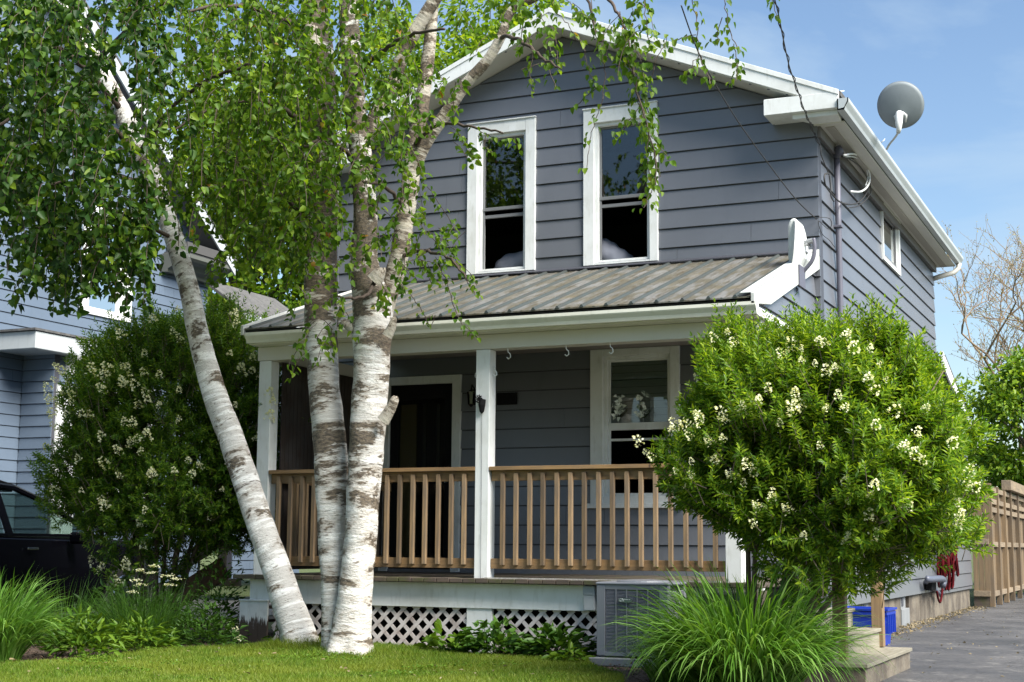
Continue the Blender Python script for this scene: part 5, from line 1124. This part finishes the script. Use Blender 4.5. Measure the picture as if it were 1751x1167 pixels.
# lawn blades, bark chips, driveway litter (uncountable)
def inpoly(x, y, poly):
    r = np.zeros(len(x), bool); n = len(poly)
    for i in range(n):
        (x0, y0), (x1, y1) = poly[i], poly[(i+1) % n]; c = ((y0 > y) != (y1 > y)) & (x < (x1-x0)*(y-y0)/((y1-y0)+1e-12)+x0); r ^= c
    return r
LPG = LAWN+[(.2, -16), (-12, -16)]
n = 330000; x = RNG.uniform(-6.5, .4, n); y = -2.4-RNG.uniform(0, 1, n)**1.25*4.6; k = inpoly(x, y, LPG); x, y = x[k], y[k]; n = len(x)
hgt = RNG.uniform(.022, .05, n)*(1+.35*np.sin(x*2.3)*np.sin(y*3.1)); nearT = np.minimum(np.hypot(x+3.5, (y+3.15)), np.hypot(x+4.15, y+2.8)); hgt *= 1+1.6*np.exp(-(nearT/.32)**2); edge = (y > -3.1); hgt *= 1+.3*edge
A = RNG.uniform(0, 6.28, n); w = RNG.uniform(.003, .0055, n); V = np.empty((n, 3, 3)); lean = RNG.normal(0, .5, (n, 2))*hgt[:, None]
V[:, 0] = np.stack([x-np.cos(A)*w, y-np.sin(A)*w, 0*x], 1); V[:, 1] = np.stack([x+np.cos(A)*w, y+np.sin(A)*w, 0*x], 1); V[:, 2] = np.stack([x+lean[:, 0], y+lean[:, 1], hgt], 1)
stuff(rawmesh('grass', V.reshape(-1, 3), np.arange(n*3), 3, 'turf'), 'short bright green mown lawn grass in front of the birch', 'grass')
n = 9000; x = RNG.uniform(-8, .6, n); y = RNG.uniform(-7, -2.2, n); k = ~inpoly(x, y, LPG); x, y = x[k], y[k]; n = len(x)
P = np.stack([x, y, RNG.uniform(0, .015, n)], 1); leaves('mulch_chips', P, rdir(n)*[1, 1, .3], np.tile([0, 0, 1.], (n, 1))+RNG.normal(0, .4, (n, 3)), RNG.uniform(.015, .05, n), RNG.uniform(.008, .02, n), 'mulch' if 'mulch' in MT else 'soil').__setitem__('kind', 'stuff')
o = [q for q in bpy.data.objects if q.name.startswith('mulch_chips')][0]; o['label'] = 'brown bark mulch and fallen bits on the bed soil'; o['category'] = 'mulch'
n = 1100; x = .02+np.abs(RNG.normal(0, .16, n)); y = RNG.uniform(.2, 11.2, n); P = np.stack([x, y, RNG.uniform(-.004, .02, n)], 1)
x2 = RNG.uniform(.8, 4, 260); y2 = RNG.uniform(-3, 11, 260); x3 = RNG.uniform(-6, -.6, 90); y3 = RNG.uniform(-6, -2.5, 90); P = np.concatenate([P, np.stack([x2, y2, 0*x2], 1), np.stack([x3, y3, .04+0*x3], 1)]); n = len(P)
MT['litter'] = leafmat('dry_litter', [(0, (.16, .12, .06)), (1, (.24, .20, .13))], .1, .9)
o = leaves('leaf_litter', P, rdir(n)*[1, 1, .2], np.tile([0, 0, 1.], (n, 1))+RNG.normal(0, .4, (n, 3)), RNG.uniform(.012, .05, n), RNG.uniform(.01, .03, n), 'litter'); stuff(o, 'dry leaf litter along the foot of the wall and on the driveway', 'leaf litter')

n = 1500; x = RNG.normal(0, 1, n); y = RNG.normal(0, 1, n); cx_ = RNG.uniform(-5.5, -.6, 26); cy_ = RNG.uniform(-5.8, -2.7, 26); ci = RNG.integers(0, 26, n); x = cx_[ci]+x*.10; y = cy_[ci]+y*.09; k = inpoly(x, y, LPG); x, y = x[k], y[k]; n = len(x)
o = leaves('clover', np.stack([x, y, RNG.uniform(.03, .05, n)], 1), rdir(n)*[1, 1, .2], np.tile([0, 0, 1.], (n, 1))+RNG.normal(0, .3, (n, 3)), .020, .019, 'perennial', None, 'round'); stuff(o, 'small clover and weed leaves scattered through the lawn', 'clover')

# ------------------------------------------------------------------ trees behind
def big_tree(c, R, n, size, mat, label, cat='tree', trunk=.3, name='tree', seed=5, group=None):
    global RNG
    RNG = np.random.default_rng(seed); c = np.array(c); R = np.array(R); t = thing(name, (c[0], c[1], 0), label, cat, group); nb = 110; d = rdir(nb); rr = RNG.uniform(.25, 1., nb)**.5; Cn = c+d*R*rr[:, None]
    per = n//nb; P = []; D = []
    for i in range(nb):
        s = RNG.uniform(.16, .34)*R.mean(); q = rdir(per); P.append(Cn[i]+q*np.array([s, s, s*.6])*RNG.uniform(.3, 1, (per, 1))**.5); D.append(q*.7+np.array([0, 0, -.35])+RNG.normal(0, .4, (per, 3)))
    P = np.concatenate(P); D = np.concatenate(D); m = len(P); S = size*RNG.uniform(.6, 1.25, m)
    leaves('crown', P, D, rdir(m)*.6+np.array([0, -.3, .8]), S, S*.75, mat, t, 'ovate')
    g = MB(); g.tube([(c[0], c[1], -.1), (c[0]+.1, c[1], c[2]*.4), (c[0], c[1], c[2])], [trunk, trunk*.75, trunk*.4], 12)
    for i in range(0, nb, 4): g.tube([(c[0], c[1], c[2]*random.uniform(.4, .9)), (Cn[i]+c)/2-np.array([0, 0, .2]), Cn[i]], [trunk*.3, trunk*.15, trunk*.04], 6)
    g.build('trunk', 'bark', t, smooth=True); return t
big_tree((-17.0, 14.5, 7.4), (4.2, 3, 5.0), 42000, .15, 'maple', 'tall leafy tree behind the gap between the two houses', seed=51)
big_tree((-12.0, 15.5, 8.6), (4.4, 3, 5.6), 46000, .15, 'maple', 'tall bright green tree rising behind the left slope of the grey roof', seed=52)
big_tree((-20, 17, 4.2), (4, 3, 3.6), 14000, .16, 'maple', 'lower green tree behind the neighbouring house', seed=53)
big_tree((-10.0, 12, 3.6), (3.2, 2, 2.8), 14000, .13, 'privet', 'bushy green tree filling the space behind the porch roof at left', seed=54)
big_tree((.45, 21.5, 3.3), (2.3, 1.8, 2.5), 26000, .11, 'privet', 'rounded bright green tree behind the wooden fence', seed=55, trunk=.15)
big_tree((3.2, 27, 2.8), (2.6, 2, 2.4), 12000, .13, 'privet_dark', 'dark green tree further back behind the gate at the right edge', seed=56, trunk=.2)
wl2 = thing('bare_willow', (.6, 27, 0), 'bare twisted willow with tiny pale buds standing behind the back corner of the grey house', 'tree')
g = MB(); tips = []
def grow(p, d, L_, r, depth):
    pts = [p.copy()]; n = 6
    for i in range(n):
        d = norm(d+np.array([random.gauss(0, .28), random.gauss(0, .28), random.gauss(.06, .12)])); p = p+d*L_/n; pts.append(p.copy())
        if depth < 4 and i > 1 and random.random() < (.55 if depth > 0 else .8): grow(p.copy(), norm(d+np.array([random.gauss(0, .6), random.gauss(0, .6), random.gauss(.15, .3)])), L_*random.uniform(.5, .75), r*.55, depth+1)
        if depth > 2: tips.append(p.copy())
    g.tube(pts, [r*(1-.5*i/n) for i in range(n+1)], 5 if depth > 1 else 8, cap=False)
    if depth < 4: 
        for _ in range(2): grow(p.copy(), norm(d+np.array([random.gauss(0, .5), random.gauss(0, .5), .1])), L_*.65, r*.5, depth+1)
random.seed(12)
for k in range(6): grow(np.array([.6+k*.5-1.1, 27+random.uniform(-.5, .5), 1.5]), norm(np.array([random.uniform(-.4, .4), 0, 1.])), 3.6, .085, 0)
g.tube([(.6, 27, 0), (.6, 27, 1.0), (.7, 27, 2.2)], [.3, .26, .2], 10); g.build('trunk', 'wtwig', wl2)
T = np.array(tips); T = T[RNG.random(len(T)) < min(1, 9000/len(T))]; n = len(T); leaves('bud', T+rdir(n)*.04, rdir(n), rdir(n), .055, .028, 'willowbud', wl2)
for nm, c, R, lb, sd3 in (('tree', (-6, -42, 7), (6, 4, 6.5), 'leafy street tree across the road, seen only mirrored in the upstairs windows', 71), ('tree', (7, -44, 6.5), (6, 4, 6), 'second street tree across the road on the right, mirrored in the window glass', 72)):
    big_tree(c, R, 9000, .38, 'maple', lb, seed=sd3)

# one group phrase for every kind that repeats
GR = {'privet_shrub': 'flowering privets beside the porch', 'ornamental_grass': 'grass clumps in the beds', 'leafy_plant': 'dark leafy plants along the lattice', 'perennial': 'low perennials in the left bed', 'seedling': 'light green seedlings by the porch skirt',
      'tree': 'leafy trees around the houses', 'pillow': 'pillows inside the upstairs windows', 'satellite_dish': 'satellite dishes on the grey house', 'white_flower': 'small white flowers by the corner pedestal'}
for o in bpy.data.objects:
    k = o.name.split('.')[0]
    if o.parent is None and k in GR and 'category' in o: o['group'] = GR[k]
